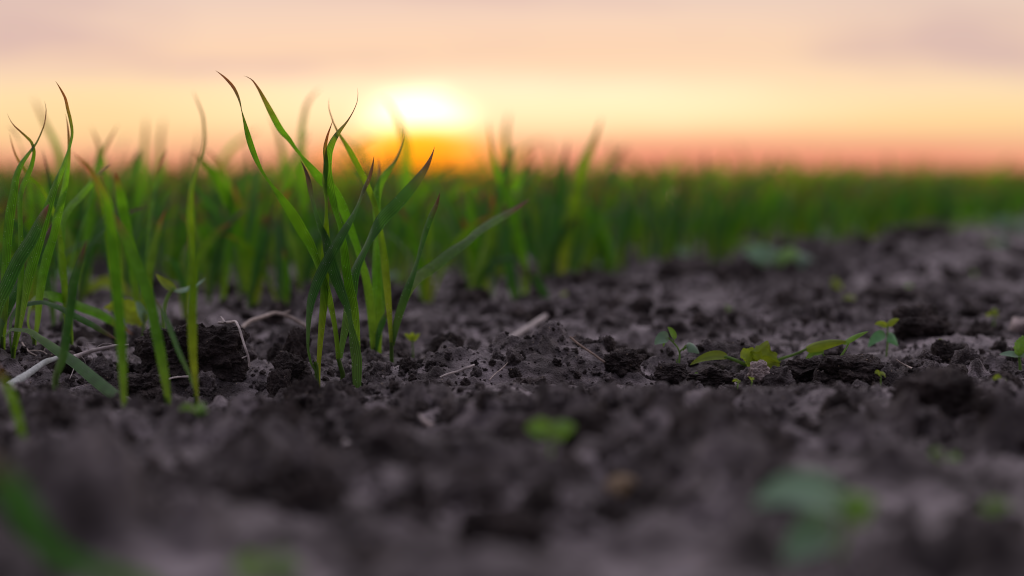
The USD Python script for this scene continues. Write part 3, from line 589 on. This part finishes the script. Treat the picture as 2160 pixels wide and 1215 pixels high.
for lab, bs, pth, w in (
    ('blurred tall blade curling right at its tip, left of the sun', (640, 648, 2.15), [(641, 648), (641, 560), (640, 470), (637, 380), (634, 300), (645, 225), (675, 186)], 24),
    ('blurred blade with a pointed tip between the two tall central leaves', (592, 625, 2.3), [(594, 627), (600, 540), (604, 440), (598, 350), (588, 290), (570, 240)], 24),
    ('faint blurred blade, left one of a pair above the horizon beyond the largest clod', (298, 612, 2.5), [(296, 614), (294, 500), (297, 400), (304, 310), (308, 245)], 26),
    ('faint blurred blade, right one of a pair above the horizon beyond the largest clod', (350, 606, 2.6), [(352, 608), (346, 500), (340, 400), (336, 320), (346, 248)], 26),
    ('faint blurred blade leaning left above the sharp cluster at the left edge', (150, 622, 2.3), [(152, 624), (150, 520), (140, 400), (118, 310), (94, 260), (70, 205)], 26),
    ('blurred yellowish blade crossing the white glow of the sun', (826, 612, 2.5), [(824, 614), (838, 520), (856, 420), (856, 330), (838, 250), (808, 205)], 28),
    ('faint blurred upright blade right of the sun above the horizon', (1090, 590, 2.7), [(1092, 592), (1082, 480), (1070, 370), (1066, 290), (1075, 235)], 26),
    ('reddish blurred blade leaning right between the left cluster and the upright blade', (170, 640, 1.9), [(168, 642), (176, 560), (184, 470), (192, 400), (206, 350), (216, 322), (234, 288), (250, 262)], 20),
    ('dark blurred blade bending right beside the upright reddish tipped blade', (440, 640, 1.95), [(470, 642), (478, 560), (486, 470), (482, 400), (462, 345), (431, 311)], 18)):
    hero_plant(lab, bs, [L(pth, w, (0.8, 0.9, 0.9, 0.8, 0.6, 0.7), m=WHEAT), L([(bs[0], bs[1]), (bs[0] - 8, bs[1] - 80), (bs[0] - 30, bs[1] - 150), (bs[0] - 60, bs[1] - 190)], w, (0.8, 0.9, 0.8), d=(0, 0.04), m=WHEAT_Y),
                        L([(bs[0], bs[1]), (bs[0] + 14, bs[1] - 90), (bs[0] + 40, bs[1] - 160), (bs[0] + 84, bs[1] - 200)], w, (0.8, 0.9, 0.8), d=(0, -0.04), m=WHEAT_D)])
# ---- wheat of the field behind
def random_plant(seed):
    r = np.random.default_rng(seed)
    hgt = 0.073 + 0.028 * r.random()
    leaves = []
    for k in range(int(r.integers(3, 6))):
        az, ln = r.random() * 2 * np.pi, hgt * (0.7 + 0.5 * r.random()) * (1.2 + 0.4 * r.random() if k < 1 + (seed % 4 == 0) and seed % 2 == 0 else 1)
        lean, bend = 0.05 + 0.25 * r.random(), (0.25 + 1.1 * r.random() ** 2) * (1.6 if r.random() < 0.16 else 1)
        n = 15
        s = np.linspace(0, 1, n)
        th = lean + bend * s ** 2.2
        step = ln / (n - 1)
        hor, ver = np.cumsum(np.sin(th)) * step, np.cumsum(np.cos(th)) * step
        side = 0.006 * np.sin(s * 3 + r.random() * 6) * s
        P = np.stack([hor * math.cos(az) - side * math.sin(az), hor * math.sin(az) + side * math.cos(az), ver - 0.008], -1)
        cf = np.cos(r.random() * 3 + (r.random() - 0.5) * 3.5 * s)
        w = (0.0042 + 0.0028 * r.random()) * wheat_width(s)
        m, uv = strip(P, w, cf, 0.25, cols=3, axis=(math.sin(az), -math.cos(az), 0) if False else (0, 1.0, 0))
        leaves.append((m, uv, (WHEAT, WHEAT_D, WHEAT_Y)[int(r.choice(3, p=[0.5, 0.33, 0.17]))]))
    return leaves
NV = 14
variants = [random_plant(900 + k) for k in range(NV)]
for k, lv in enumerate(variants):
    c = stage.CreateClassPrim(f'/World/wheat_plant_kind_{k + 1:03d}')
    for i, (m, uv, mat) in enumerate(lv):
        usdkit.mesh(stage, f'{c.GetPath()}/leaf' + (f'_{i:03d}' if i else ''), m, mat, smooth=True, uv=uv)
edge_y = np.array([0, 1.5, 2.0, 2.7, 4.1, 5.7, 60, 200]); edge_x = np.array([-0.40, -0.13, -0.04, 0.17, 0.60, 1.14, 60, 200])
def field(y0, y1, spacing, row, jit):
    out = []
    dirn = np.array([0.21, 1.0]); dirn /= np.linalg.norm(dirn); nrm = np.array([dirn[1], -dirn[0]])
    half = 0.24 * y1 + 0.5
    kmax = int((half + 0.25 * y1) / row) + 2
    for k in range(-kmax, kmax + 1):
        t = np.arange(y0 - 0.1, y1 + 0.1, spacing)
        t = t + rng.normal(0, spacing * 0.4, len(t))
        p = dirn * t[:, None] + nrm * (k * row + 0.045) + rng.normal(0, jit, (len(t), 2))
        ok = (p[:, 1] > y0) & (p[:, 1] <= y1) & (np.abs(p[:, 0]) < 0.20 * p[:, 1] + 0.35)
        e = np.interp(p[:, 1], edge_y, edge_x)
        ok &= p[:, 0] < e
        out.append(p[ok])
    return np.vstack(out)
pts = np.vstack([field(1.66, 2.8, 0.050, 0.125, 0.014), field(2.8, 4.5, 0.032, 0.120, 0.016), field(4.5, 12, 0.036, 0.125, 0.018), field(12, 30, 0.07, 0.14, 0.03), field(30, 70, 0.22, 0.25, 0.08)])
hero_xy = np.array([[at(a, b, c)[0], at(a, b, c)[1]] for a, b, c in HERO_BASES])
# keep the view between the named plants open: none right behind the central group
pxs = 1080 + FPX * pts[:, 0] / pts[:, 1]
ok = ~((pts[:, 1] < 1.88) & (pxs > 430)) & ~((pts[:, 1] < 1.9) & (pxs > 250) & (rng.random(len(pts)) < 0.3))
ok &= ~((pts[:, 1] < 2.4) & (pxs > 640) & (rng.random(len(pts)) < 0.45))
pts = pts[ok]; pxs = pxs[ok]
pts = pts[np.argsort(pts[:, 1])]
pxs = 1080 + FPX * pts[:, 0] / pts[:, 1]
seen = (pxs > -60) & (pxs < 2220)
rank = np.cumsum(seen)
indiv = seen & (rank <= 275)
sc = 0.85 + 0.3 * rng.random(len(pts)); rot = rng.random(len(pts)) * 360; var = rng.integers(0, NV, len(pts))
zz = H_at(pts[:, 0], pts[:, 1])
for i in np.nonzero(indiv)[0]:
    d_, p_ = pts[i, 1], pxs[i]
    zone = next(z for lim_, z in ((260, 'behind the sharp cluster at the left edge'), (480, 'behind the largest clod and the upright blurred blade'), (660, 'in the gap left of the central wheat'),
                                 (960, 'behind the central wheat'), (1300, 'right of the central wheat'), (1e9, 'at the edge of bare soil on the right')) if p_ < lim_)
    how = 'softly blurred' if d_ < 2.3 else 'blurred' if d_ < 3.0 else 'strongly blurred'
    t = thing('wheat_plant', f'{how} young wheat plant {zone}', 'wheat plant', (pts[i, 0], pts[i, 1], zz[i]), f'{how} wheat plants {zone}')
    t.AddRotateZOp().Set(float(rot[i])); t.AddScaleOp().Set(Gf.Vec3f(*[float(sc[i])] * 3))
    t.GetPrim().GetReferences().AddInternalReference(f'/World/wheat_plant_kind_{var[i] + 1:03d}'); t.GetPrim().SetInstanceable(True)
fi = UsdGeom.PointInstancer.Define(stage, '/World/wheat_field')
tag(fi.GetPrim(), 'mass of green young wheat reaching to the horizon', 'wheat field', kind='stuff')
paths = []
for k, lv in enumerate(variants):
    vs, fs, us, o = [], [], [], 0
    for (v, f), uv, mat in lv:
        vs.append(v); fs.append(f + o); us.append(uv); o += len(v)
    paths.append(usdkit.mesh(stage, f'/World/wheat_field/wheat_{k + 1:03d}', (np.vstack(vs), np.vstack(fs)), (WHEAT, WHEAT_D, WHEAT_Y, WHEAT)[k % 4], smooth=True, uv=np.vstack(us)).GetPath())
fi.CreatePrototypesRel().SetTargets(paths)
rest = np.nonzero(~indiv)[0]
fi.CreatePositionsAttr(Vt.Vec3fArray.FromNumpy(np.stack([pts[rest, 0], pts[rest, 1], zz[rest]], -1).astype(np.float32)))
far_sc = sc[rest] * np.where(pts[rest, 1] > 30, 1.1, 1.0)
wide = np.where(pts[rest, 1] > 30, 4.0, np.where(pts[rest, 1] > 12, 1.8, 1.0))
fi.CreateScalesAttr(Vt.Vec3fArray.FromNumpy(np.stack([far_sc * wide, far_sc * wide, far_sc], -1).astype(np.float32)))
fi.CreateOrientationsAttr(Vt.QuathArray([Gf.Quath(math.cos(math.radians(a) / 2), 0, 0, math.sin(math.radians(a) / 2)) for a in rot[rest]]))
fi.CreateProtoIndicesAttr(Vt.IntArray.FromNumpy(var[rest].astype(np.int32)))

# ------------------------------------------------------------------ small weeds
def ovate(t, k=0.55): return np.sin(np.pi * np.clip(t, 0, 1) ** k) ** 0.75
def weed_leaf(parent, o, Y, base, tip, w, tilt=0.35, dY=0.0, mat=WEED_G, bow=0.12, crinkle=0.0, fold=0.35, k=0.62, serr=0.0, seed=0):
    A, B = at(*base, Y), at(*tip, Y + dY)
    if B[0] < A[0]: tilt = -tilt                     # the upper face turns to the sky
    n = 26
    t = np.linspace(0, 1, n)
    ln = np.linalg.norm(B - A)
    P = A + (B - A) * t[:, None] + np.array([0, 0, 1.0]) * (bow * ln * 4 * t * (1 - t))[:, None]
    wd = size(w, Y) * (ovate(t, k) * (1 + serr * np.sin(t * 40)) + 0.03)
    (v, q), uv = strip(P, wd, np.full(n, tilt), fold, cols=9)
    if crinkle: v = v + crinkle * size(w, Y) * (meshkit.noise(v * (7 / size(w, Y)) + seed, 5) - 0.5)[:, None] * np.array([0.5, 1, 1])
    obj('leaf', (v - o, q), mat, parent, uv)
def weed(name, label, cat, base, stems, leaves, group=None, mat=WEED_S):
    bx, by, Y = base
    o = at(bx, by, Y); o[2] = H_at(o[0], o[1])[0]
    t = thing(name, label, cat, o, group)
    for pts_, w in stems:
        P = np.array([at(x, y_, Y) for x, y_ in pts_])
        if abs(pts_[0][1] - by) < 6: P = np.vstack([[P[0][0], P[0][1], min(P[0][2], o[2]) - 0.004], P])
        P, _, _ = spline(P, 18)
        m, uv = tube(P, np.linspace(1.1, 0.75, 18) * size(w, Y) / 2, 7)
        obj('stem', shift(m, o), mat, t, uv)
    for i, lf in enumerate(leaves):
        lf = dict(lf); weed_leaf(t, o, Y, lf.pop('a'), lf.pop('b'), lf.pop('w'), seed=i * 7 + bx, **lf)
    return t
F = lambda a, b, w, **k: dict(a=a, b=b, w=w, **k)

weed('vetch_seedling', 'slender seedling with three rounded leaves on thin forked stems, before bare soil', 'seedling', (1432, 770, 1.46),
     [([(1432, 770), (1434, 748), (1432, 738), (1420, 722), (1409, 712)], 4.5), ([(1434, 742), (1444, 733), (1455, 728)], 3.5), ([(1428, 768), (1427, 758)], 3), ([(1421, 722), (1421, 712)], 3)],
     [F((1411, 712), (1381, 727), 34, mat=WEED_P, tilt=0.68), F((1424, 716), (1408, 690), 18, mat=WEED_G, tilt=0.7), F((1448, 729), (1475, 746), 28, mat=WEED_P, tilt=0.68), F((1452, 730), (1440, 741), 12, mat=WEED_G, tilt=0.5), F((1406, 714), (1399, 732), 12, mat=WEED_G, tilt=0.5)])
weed('clover_seedling', 'small upright seedling with four oval leaves in two pairs, beside tall clod', 'seedling', (1868, 748, 1.53),
     [([(1870, 748), (1872, 725), (1872, 706), (1873, 686)], 4)],
     [F((1872, 690), (1845, 684), 16, mat=WEED_Y, tilt=0.8), F((1872, 688), (1897, 673), 15, mat=WEED_Y, tilt=0.8), F((1868, 706), (1831, 732), 28, mat=WEED_B, tilt=0.7), F((1872, 706), (1894, 730), 30, mat=WEED_B, tilt=0.7)])
sw = weed('sprawling_weed', 'sprawling hairy weed with a crinkled centre leaf and long low side stems', 'weed', (1605, 780, 1.45),
     [([(1592, 778), (1570, 768), (1545, 757), (1528, 752)], 9), ([(1622, 776), (1640, 760), (1675, 748), (1702, 736)], 7), ([(1762, 770), (1780, 742), (1792, 722)], 5), ([(1748, 766), (1735, 745)], 4)],
     [F((1536, 754), (1456, 770), 34, mat=WEED_Y, tilt=0.5, bow=0.10), F((1603, 776), (1622, 727), 74, mat=WEED_Y, tilt=0.9, crinkle=0.22, serr=0.06, k=0.5), F((1598, 776), (1562, 744), 66, mat=WEED_Y, tilt=0.6, crinkle=0.2, serr=0.06),
      F((1698, 738), (1790, 720), 26, mat=WEED_Y, tilt=0.75, bow=0.05, fold=0.5), F((1778, 726), (1832, 699), 16, mat=WEED_G, tilt=0.6, bow=0.05), F((1738, 742), (1698, 762), 24, mat=WEED_G, tilt=0.6, bow=0.15)])
weed('cotyledon_seedling', 'seedling at the right edge with a pale flat seed leaf and toothed young leaf', 'seedling', (2152, 775, 1.45),
     [([(2152, 775), (2151, 762), (2150, 752)], 8)],
     [F((2152, 752), (2108, 748), 30, mat=WEED_P, tilt=0.35, bow=0.03), F((2150, 752), (2190, 728), 34, mat=WEED_P, tilt=0.45), F((2148, 750), (2166, 708), 34, mat=WEED_G, tilt=0.85, crinkle=0.2, serr=0.1)])
weed('fan_sprout', 'tiny fan leaved sprout right of the central wheat', 'seedling', (872, 757, 1.58),
     [([(872, 757), (871, 735), (870, 718)], 4)],
     [F((870, 720), (852, 705), 12, mat=WEED_Y, tilt=0.8), F((870, 720), (886, 704), 12, mat=WEED_Y, tilt=0.8), F((870, 720), (869, 700), 11, mat=WEED_Y, tilt=0.9)])
weed('small_sprout', 'little blurred sprout with paired leaves beyond the lying straw', 'seedling', (1212, 662, 2.05),
     [([(1212, 662), (1211, 640), (1210, 624)], 4)],
     [F((1210, 628), (1182, 622), 15, mat=WEED_Y, tilt=0.8), F((1210, 626), (1240, 618), 15, mat=WEED_Y, tilt=0.8), F((1210, 646), (1182, 652), 15, mat=WEED_G, tilt=0.8), F((1212, 648), (1242, 656), 17, mat=WEED_P, tilt=0.7)])
weed('funnel_seedling', 'seedling with two seed leaves spread like a funnel behind the left blades', 'seedling', (345, 664, 1.56),
     [([(345, 664), (349, 640), (358, 618), (368, 606)], 10)],
     [F((372, 614), (329, 578), 34, mat=WEED_Y, tilt=0.45, bow=-0.10, k=0.75), F((366, 612), (434, 586), 24, mat=WEED_P, tilt=0.35, bow=-0.10, k=0.7)])
weed('crinkled_weed', 'low weed with a crinkled yellow green leaf left of the largest clod', 'weed', (300, 690, 1.60),
     [([(302, 690), (305, 672), (303, 660)], 7)],
     [F((306, 684), (220, 648), 50, mat=WEED_Y, tilt=0.85, crinkle=0.25, serr=0.08), F((306, 682), (286, 636), 30, mat=WEED_P, tilt=0.6, crinkle=0.1)])
weed('arched_leaf_weed', 'blurred weed with an arched yellow leaf behind the crinkled one', 'weed', (270, 636, 2.0),
     [([(272, 640), (268, 622)], 8)],
     [F((268, 624), (170, 640), 34, mat=WEED_Y, tilt=0.7, bow=0.35), F((268, 624), (300, 640), 40, mat=WEED_Y, tilt=0.8)])
soft = [  # blurred background and foreground weeds: px, base py, Y, spread px, lift px, material, count, label
    (1640, 592, 2.65, 95, 60, WEED_P, 7, 'broad pale weed rosette in front of the far wheat at right'),
    (1688, 640, 2.30, 38, 40, WEED_P, 3, 'pale blue green seedling leaf pair right of the lone dark clod'),
    (1758, 634, 2.30, 28, 48, WEED_Y, 3, 'yellow green sprout beside the pale leaf pair'),
    (1796, 668, 2.10, 24, 46, WEED_Y, 3, 'narrow yellow green sprout lower right of its twin'),
    (2000, 585, 2.90, 42, 52, WEED_P, 4, 'pale weed right of the far dark clod'),
    (2100, 560, 3.10, 60, 46, WEED_P, 5, 'pale weed farthest right before the wheat'),
    (1916, 634, 2.20, 22, 34, WEED_G, 3, 'green sprout above the tall crumbly clod'),
    (1538, 676, 1.95, 18, 30, WEED_G, 2, 'faint sprout left of the sprawling weed, farther back'),
    (2096, 690, 1.75, 14, 44, WEED_Y, 2, 'thin yellow sprout near the white pebble'),
    (2010, 690, 1.78, 20, 12, WEED_B, 2, 'small blue green leaf flat on soil behind the peaked clod'),
    (1180, 716, 1.66, 26, 12, WEED_P, 2, 'pale little leaf flat on the back of the central ridge'),
    (1984, 738, 1.50, 9, 28, WEED_Y, 2, 'hair thin yellow sprout on the peaked clod'),
    (1845, 772, 1.42, 20, 10, WEED_P, 2, 'pale curled leaf below the four leaved seedling'),
    (1858, 798, 1.33, 24, 12, WEED_Y, 2, 'yellow leaf pair in front of the broad brown clod'),
    (1556, 814, 1.34, 18, 14, WEED_Y, 2, 'yellow sprout left of the pale husk'),
    (1585, 812, 1.35, 14, 16, WEED_Y, 2, 'yellow sprout touching the pale husk'),
    (1472, 796, 1.40, 14, 8, WEED_G, 2, 'tiny green leaf among the merged lumps'),
    (2108, 836, 1.26, 26, 46, WEED_Y, 3, 'blurred green sprout standing near the right edge'),
    (2060, 846, 1.24, 10, 14, WEED_Y, 1, 'round yellow leaf beside the large blurred clod'),
    (1896, 930, 1.06, 24, 24, WEED_G, 2, 'blurred olive leaf in front of the large right clod'),
    (1103, 758, 1.45, 10, 8, WEED_Y, 2, 'speck of a yellow sprout on the central ridge'),
    (1000, 886, 1.17, 10, 32, WEED_G, 3, 'faint tiny sprout in the pale hollow'),
    (410, 890, 1.08, 46, 30, WEED_G, 3, 'soft green sprout at the foot of the upright blurred blade'),
    (364, 906, 1.08, 8, 22, WEED_B, 1, 'blue green leaf tip left of the soft sprout'),
    (826, 604, 2.25, 30, 30, WEED_P, 3, 'pale weed seen between the central wheat leaves'),
    (1300, 588, 2.70, 60, 40, WEED_P, 4, 'pale weed at the foot of the far wheat row'),
    (150, 610, 2.0, 40, 44, WEED_P, 4, 'pale weed behind the left wheat cluster'),
    (2125, 1120, 0.80, 80, 60, WEED_G, 3, 'very blurred green weed at the right edge of the foreground'),
    (560, 1250, 0.66, 100, 70, WEED_G, 4, 'very blurred green weed at the bottom left'),
    (1690, 570, 3.0, 46, 36, WEED_Y, 3, 'faint yellow green weed directly behind the pale leaf pair'),
    (1850, 585, 2.7, 46, 36, WEED_P, 4, 'pale weed between the yellow green sprouts and the far dark clod'),
    (2060, 610, 2.5, 36, 34, WEED_G, 3, 'soft green sprout below the two pale weeds at right'),
    (1330, 640, 2.2, 26, 26, WEED_G, 3, 'soft green sprout below and left of the lone dark clod'),
    (1990, 1000, 0.93, 60, 40, WEED_G, 3, 'soft green sprout in front of the large blurred right clod'),
    (900, 1215, 0.70, 70, 50, WEED_G, 3, 'very blurred green weed at the bottom edge left of the last dark clod'),
    (1880, 470, 5.2, 60, 34, WEED_P, 4, 'faint pale weed farthest back at the foot of the far wheat on the right'),
    (1960, 455, 5.8, 50, 30, WEED_G, 4, 'faint green weed right of the farthest pale weed'),
    (2085, 470, 5.4, 70, 34, WEED_G, 5, 'faint broad green weed before the wheat near the right edge'),
    (1420, 560, 3.0, 50, 40, WEED_P, 4, 'faint pale weed right behind the lone dark clod'),
    (1560, 545, 3.2, 50, 40, WEED_G, 4, 'faint green weed just left of the broad pale rosette, farther back'),
    (1760, 530, 3.6, 60, 40, WEED_P, 4, 'faint pale weed at the edge of the far wheat, left of the far dark clod'),
    (1850, 505, 4.2, 60, 36, WEED_P, 4, 'faint pale weed directly above the far dark clod'),
    (2050, 500, 4.4, 60, 36, WEED_G, 4, 'faint green weed behind the two pale weeds at right'),
    (2140, 505, 4.3, 60, 40, WEED_P, 4, 'faint pale weed cut by the right edge before the wheat'),
]
for i, (px, py, Y, sp, lift, mat, cnt, lab) in enumerate(soft):
    if not cnt: continue
    r = np.random.default_rng(40 + i)
    lv = []
    for k in range(cnt):
        u = (k + 0.5) / cnt * 2 - 1 if cnt > 1 else 0.1
        tip = (px + sp * (u if abs(u) > 0.3 else 0.45 * (-1) ** i) + r.normal(0, 2), py - lift * (0.85 - 0.3 * abs(u)) + r.normal(0, 2))
        lv.append(F((px + 0.12 * sp * u, py - 0.6 * lift), tip, max(10, 0.72 * max(sp, lift)), mat=mat if k != 2 else (WEED_G if mat is WEED_P else mat), tilt=0.42 + 0.3 * r.random(), dY=r.normal(0, 0.4) * size(sp, Y), bow=0.15))
    weed('weed_sprout', lab, 'sprout', (px, py, Y), [([(px, py), (px + 1, py - 0.25 * lift), (px, py - 0.5 * lift)], 4)], lv)
weed('flat_leaf_weed', 'blurred flat bright green leaf lying on the black foreground clod', 'weed', (1160, 925, 0.93),
     [([(1162, 927), (1160, 912)], 8)], [F((1160, 912), (1108, 903), 52, mat=WEED_G, tilt=0.75, bow=0.05), F((1160, 912), (1214, 898), 52, mat=WEED_G, tilt=0.75, bow=0.05)])
weed('pale_foreground_weed', 'very blurred pale green weed with an arched leaf in the lower right foreground', 'weed', (1770, 1180, 0.74),
     [([(1770, 1180), (1782, 1120), (1775, 1075)], 14)],
     [F((1800, 1090), (1590, 1066), 130, mat=WEED_P, tilt=0.5, bow=0.18, k=0.75), F((1775, 1082), (1850, 1062), 90, mat=WEED_G, tilt=0.7, bow=0.1), F((1765, 1110), (1650, 1190), 130, mat=WEED_P, tilt=0.55, bow=0.06)])
weed('fallen_tan_leaf', 'small blurred tan leaf on soil between the two big foreground clods', 'leaf', (1310, 1040, 0.90), [], [F((1280, 1040), (1345, 1015), 55, mat=TAN, tilt=0.8)])

# ------------------------------------------------------------------ straw, roots, twigs, chips
def litter(name, label, cat, mat, strands, group=None):
    """strands: (points with own Y or None for the soil, radius px at start, at end)"""
    first = True
    for pts_, r0, r1 in strands:
        P = []
        for p in pts_:
            P.append(at(*p) if len(p) == 3 else ground_hit(*p) + [0, 0, 0.0006])
        P = np.array(P)
        if first:
            o = P[0].copy(); t = thing(name, label, cat, o, group); Yr = o[1]
        P, _, s = spline(P, 30)
        P = P + 0.0004 * (meshkit.fbm(P * 300 + 7, 2, 3) - 0.5)[:, None]
        rad = size(np.interp(s, [0, 1], [r0, r1]), Yr) * (1 + 0.35 * (meshkit.fbm(P * 500, 2, 8) - 0.5))
        m, uv = tube(P, rad, 8)
        obj('strand' if first else 'rootlet', shift(m, o), mat, t, uv); first = False
litter('pale_root', 'pale bare root with fine rootlets running from the left edge to the largest clod', 'root', ROOT, [
    ([(272, 728, 1.42), (250, 729, 1.42), (222, 734, 1.42), (200, 738, 1.42), (176, 746, 1.42), (150, 756, 1.41)], 2.6, 5.5),
    ([(238, 728, 1.42), (225, 724, 1.42), (205, 732, 1.42)], 0.9, 0.7), ([(195, 740, 1.42), (178, 733, 1.42), (165, 730, 1.42)], 0.9, 0.5), ([(190, 738, 1.42), (181, 724, 1.42), (201, 723, 1.42)], 0.8, 0.4),
    ([(190, 742, 1.42), (198, 757, 1.42), (200, 765, 1.42)], 0.8, 0.4), ([(170, 750, 1.41), (180, 768, 1.41), (181, 776, 1.41)], 0.9, 0.5), ([(156, 760, 1.41), (154, 782, 1.40), (146, 800, 1.39)], 1.1, 0.5), ([(224, 737, 1.42), (232, 744, 1.42)], 0.8, 0.4)])
litter('grey_stalk', 'blurred grey green dead stalk slanting up to the pale root', 'stalk', GREYR, [
    ([(-30, 850, 1.27), (20, 815, 1.31), (60, 788, 1.35), (105, 760, 1.39), (128, 754, 1.41), (152, 756, 1.41)], 13, 4.5)])
litter('dry_root', 'thin forked dry root under the left arching leaf', 'root', STRAW, [
    ([(47, 722, 1.46), (60, 740, 1.45), (80, 752, 1.44), (97, 761, 1.43)], 1.7, 1.2), ([(62, 740, 1.45), (85, 740, 1.44), (108, 755, 1.43)], 1.2, 1.0), ([(92, 741, 1.44), (94, 733, 1.44)], 0.8, 0.4)])
litter('bent_straw', 'bent pale straw hanging over the right end of the largest clod', 'straw', ROOT, [
    ([(462, 680, 1.43), (480, 680, 1.425), (497, 678, 1.40), (504, 690, 1.385), (512, 715, 1.38), (519, 738, 1.375), (524, 752, 1.375), (526, 774, 1.375)], 3.2, 2.2), ([(475, 680, 1.425), (466, 668, 1.43)], 2.4, 2.0), ([(510, 756, 1.375), (526, 749, 1.375)], 1.4, 1.6)])
litter('arched_root', 'long pale root arching behind the central wheat plants', 'root', STRAW, [
    ([(510, 692, 1.55), (530, 676, 1.56), (555, 668, 1.57), (582, 660, 1.58), (610, 668, 1.58), (640, 685, 1.58), (675, 706, 1.57), (715, 735, 1.56), (765, 746, 1.55), (820, 754, 1.54), (875, 764, 1.54), (905, 752, 1.54)], 4.2, 3.6), ([(596, 664, 1.58), (612, 656, 1.58)], 4, 2)])
litter('lying_straw', 'blurred pale straw lying on bare soil behind the central ridge', 'straw', ROOT, [([(1155, 664, 1.80), (1120, 686, 1.74), (1085, 708, 1.70), (1010, 742, 1.62)], 5.5, 4.5)])
litter('brown_twig', 'thin brown twig across the clod on the central ridge', 'twig', TWIG, [([(1203, 711, 1.44), (1225, 729, 1.435), (1250, 746, 1.43), (1276, 764, 1.425)], 2.6, 2.2), ([(1206, 713, 1.44), (1216, 708, 1.44)], 1.2, 0.8)])
litter('short_straw', 'two short pale straw bits end to end on the near slope of the ridge', 'straw', ROOT, [([(928, 796, 1.40), (948, 788, 1.405), (965, 784, 1.41)], 2.2, 2.6), ([(965, 784, 1.41), (980, 778, 1.41), (1000, 770, 1.415)], 2.8, 2.4)])
litter('thin_fibre', 'hair thin bent fibre right of the short straw bits', 'fibre', STRAW, [([(1032, 802, 1.39), (1045, 788, 1.40), (1060, 776, 1.41), (1078, 755, 1.43)], 1.2, 0.8)])
litter('stick', 'short grey stick below the largest clod between the blurred blades', 'stick', ROOT, [([(356, 800, 1.36), (368, 796, 1.365), (382, 795, 1.37), (398, 795, 1.37)], 1.6, 2.6)])
litter('pale_chip', 'blurred pale straw chip in the left foreground', 'chip', ROOT, [([(682, 918, 1.10), (705, 925, 1.09), (735, 944, 1.07)], 9, 11)])
litter('pink_chip', 'blurred pinkish chip left of the pale hollow', 'chip', STONE, [([(882, 880, 1.16), (895, 890, 1.15), (915, 902, 1.14)], 8, 7)])
litter('dry_fibre', 'thin dry fibre lying on the broad brown clod', 'fibre', STRAW, [([(1890, 758, 1.42), (1905, 768, 1.42), (1925, 778, 1.41)], 1.4, 2.0)])

t = thing('dry_husk', 'pale broken dry husk at the foot of the sprawling weed', 'husk', at(1605, 805, 1.39))
o = at(1605, 805, 1.39)
for (px, py, w, h, sd, tl) in ((1602, 784, 46, 44, 3, 0.3), (1638, 796, 44, 22, 5, -0.3)):
    v, f = clod_mesh(700 + sd, 5, 2.2, 0.9)
    v = v * np.array([size(w, 1.39) / 2, 0.004, size(h, 1.39) / 2])
    c, s = math.cos(tl), math.sin(tl)
    v = np.stack([v[:, 0] * c - v[:, 2] * s, v[:, 1], v[:, 0] * s + v[:, 2] * c], -1) + at(px, py, 1.39) - o
    obj('shell_piece', (v, f), STONE, t)
t = thing('pebble', 'pale rounded pebble at the right edge behind the pale seed leaf', 'pebble', at(2150, 690, 1.68))
v, f = clod_mesh(720, 4, 2.2, 0.25)
obj('stone', (v * np.array([size(44, 1.68) / 2, size(40, 1.68) / 2, size(40, 1.68) / 2]), f), STONE, t)
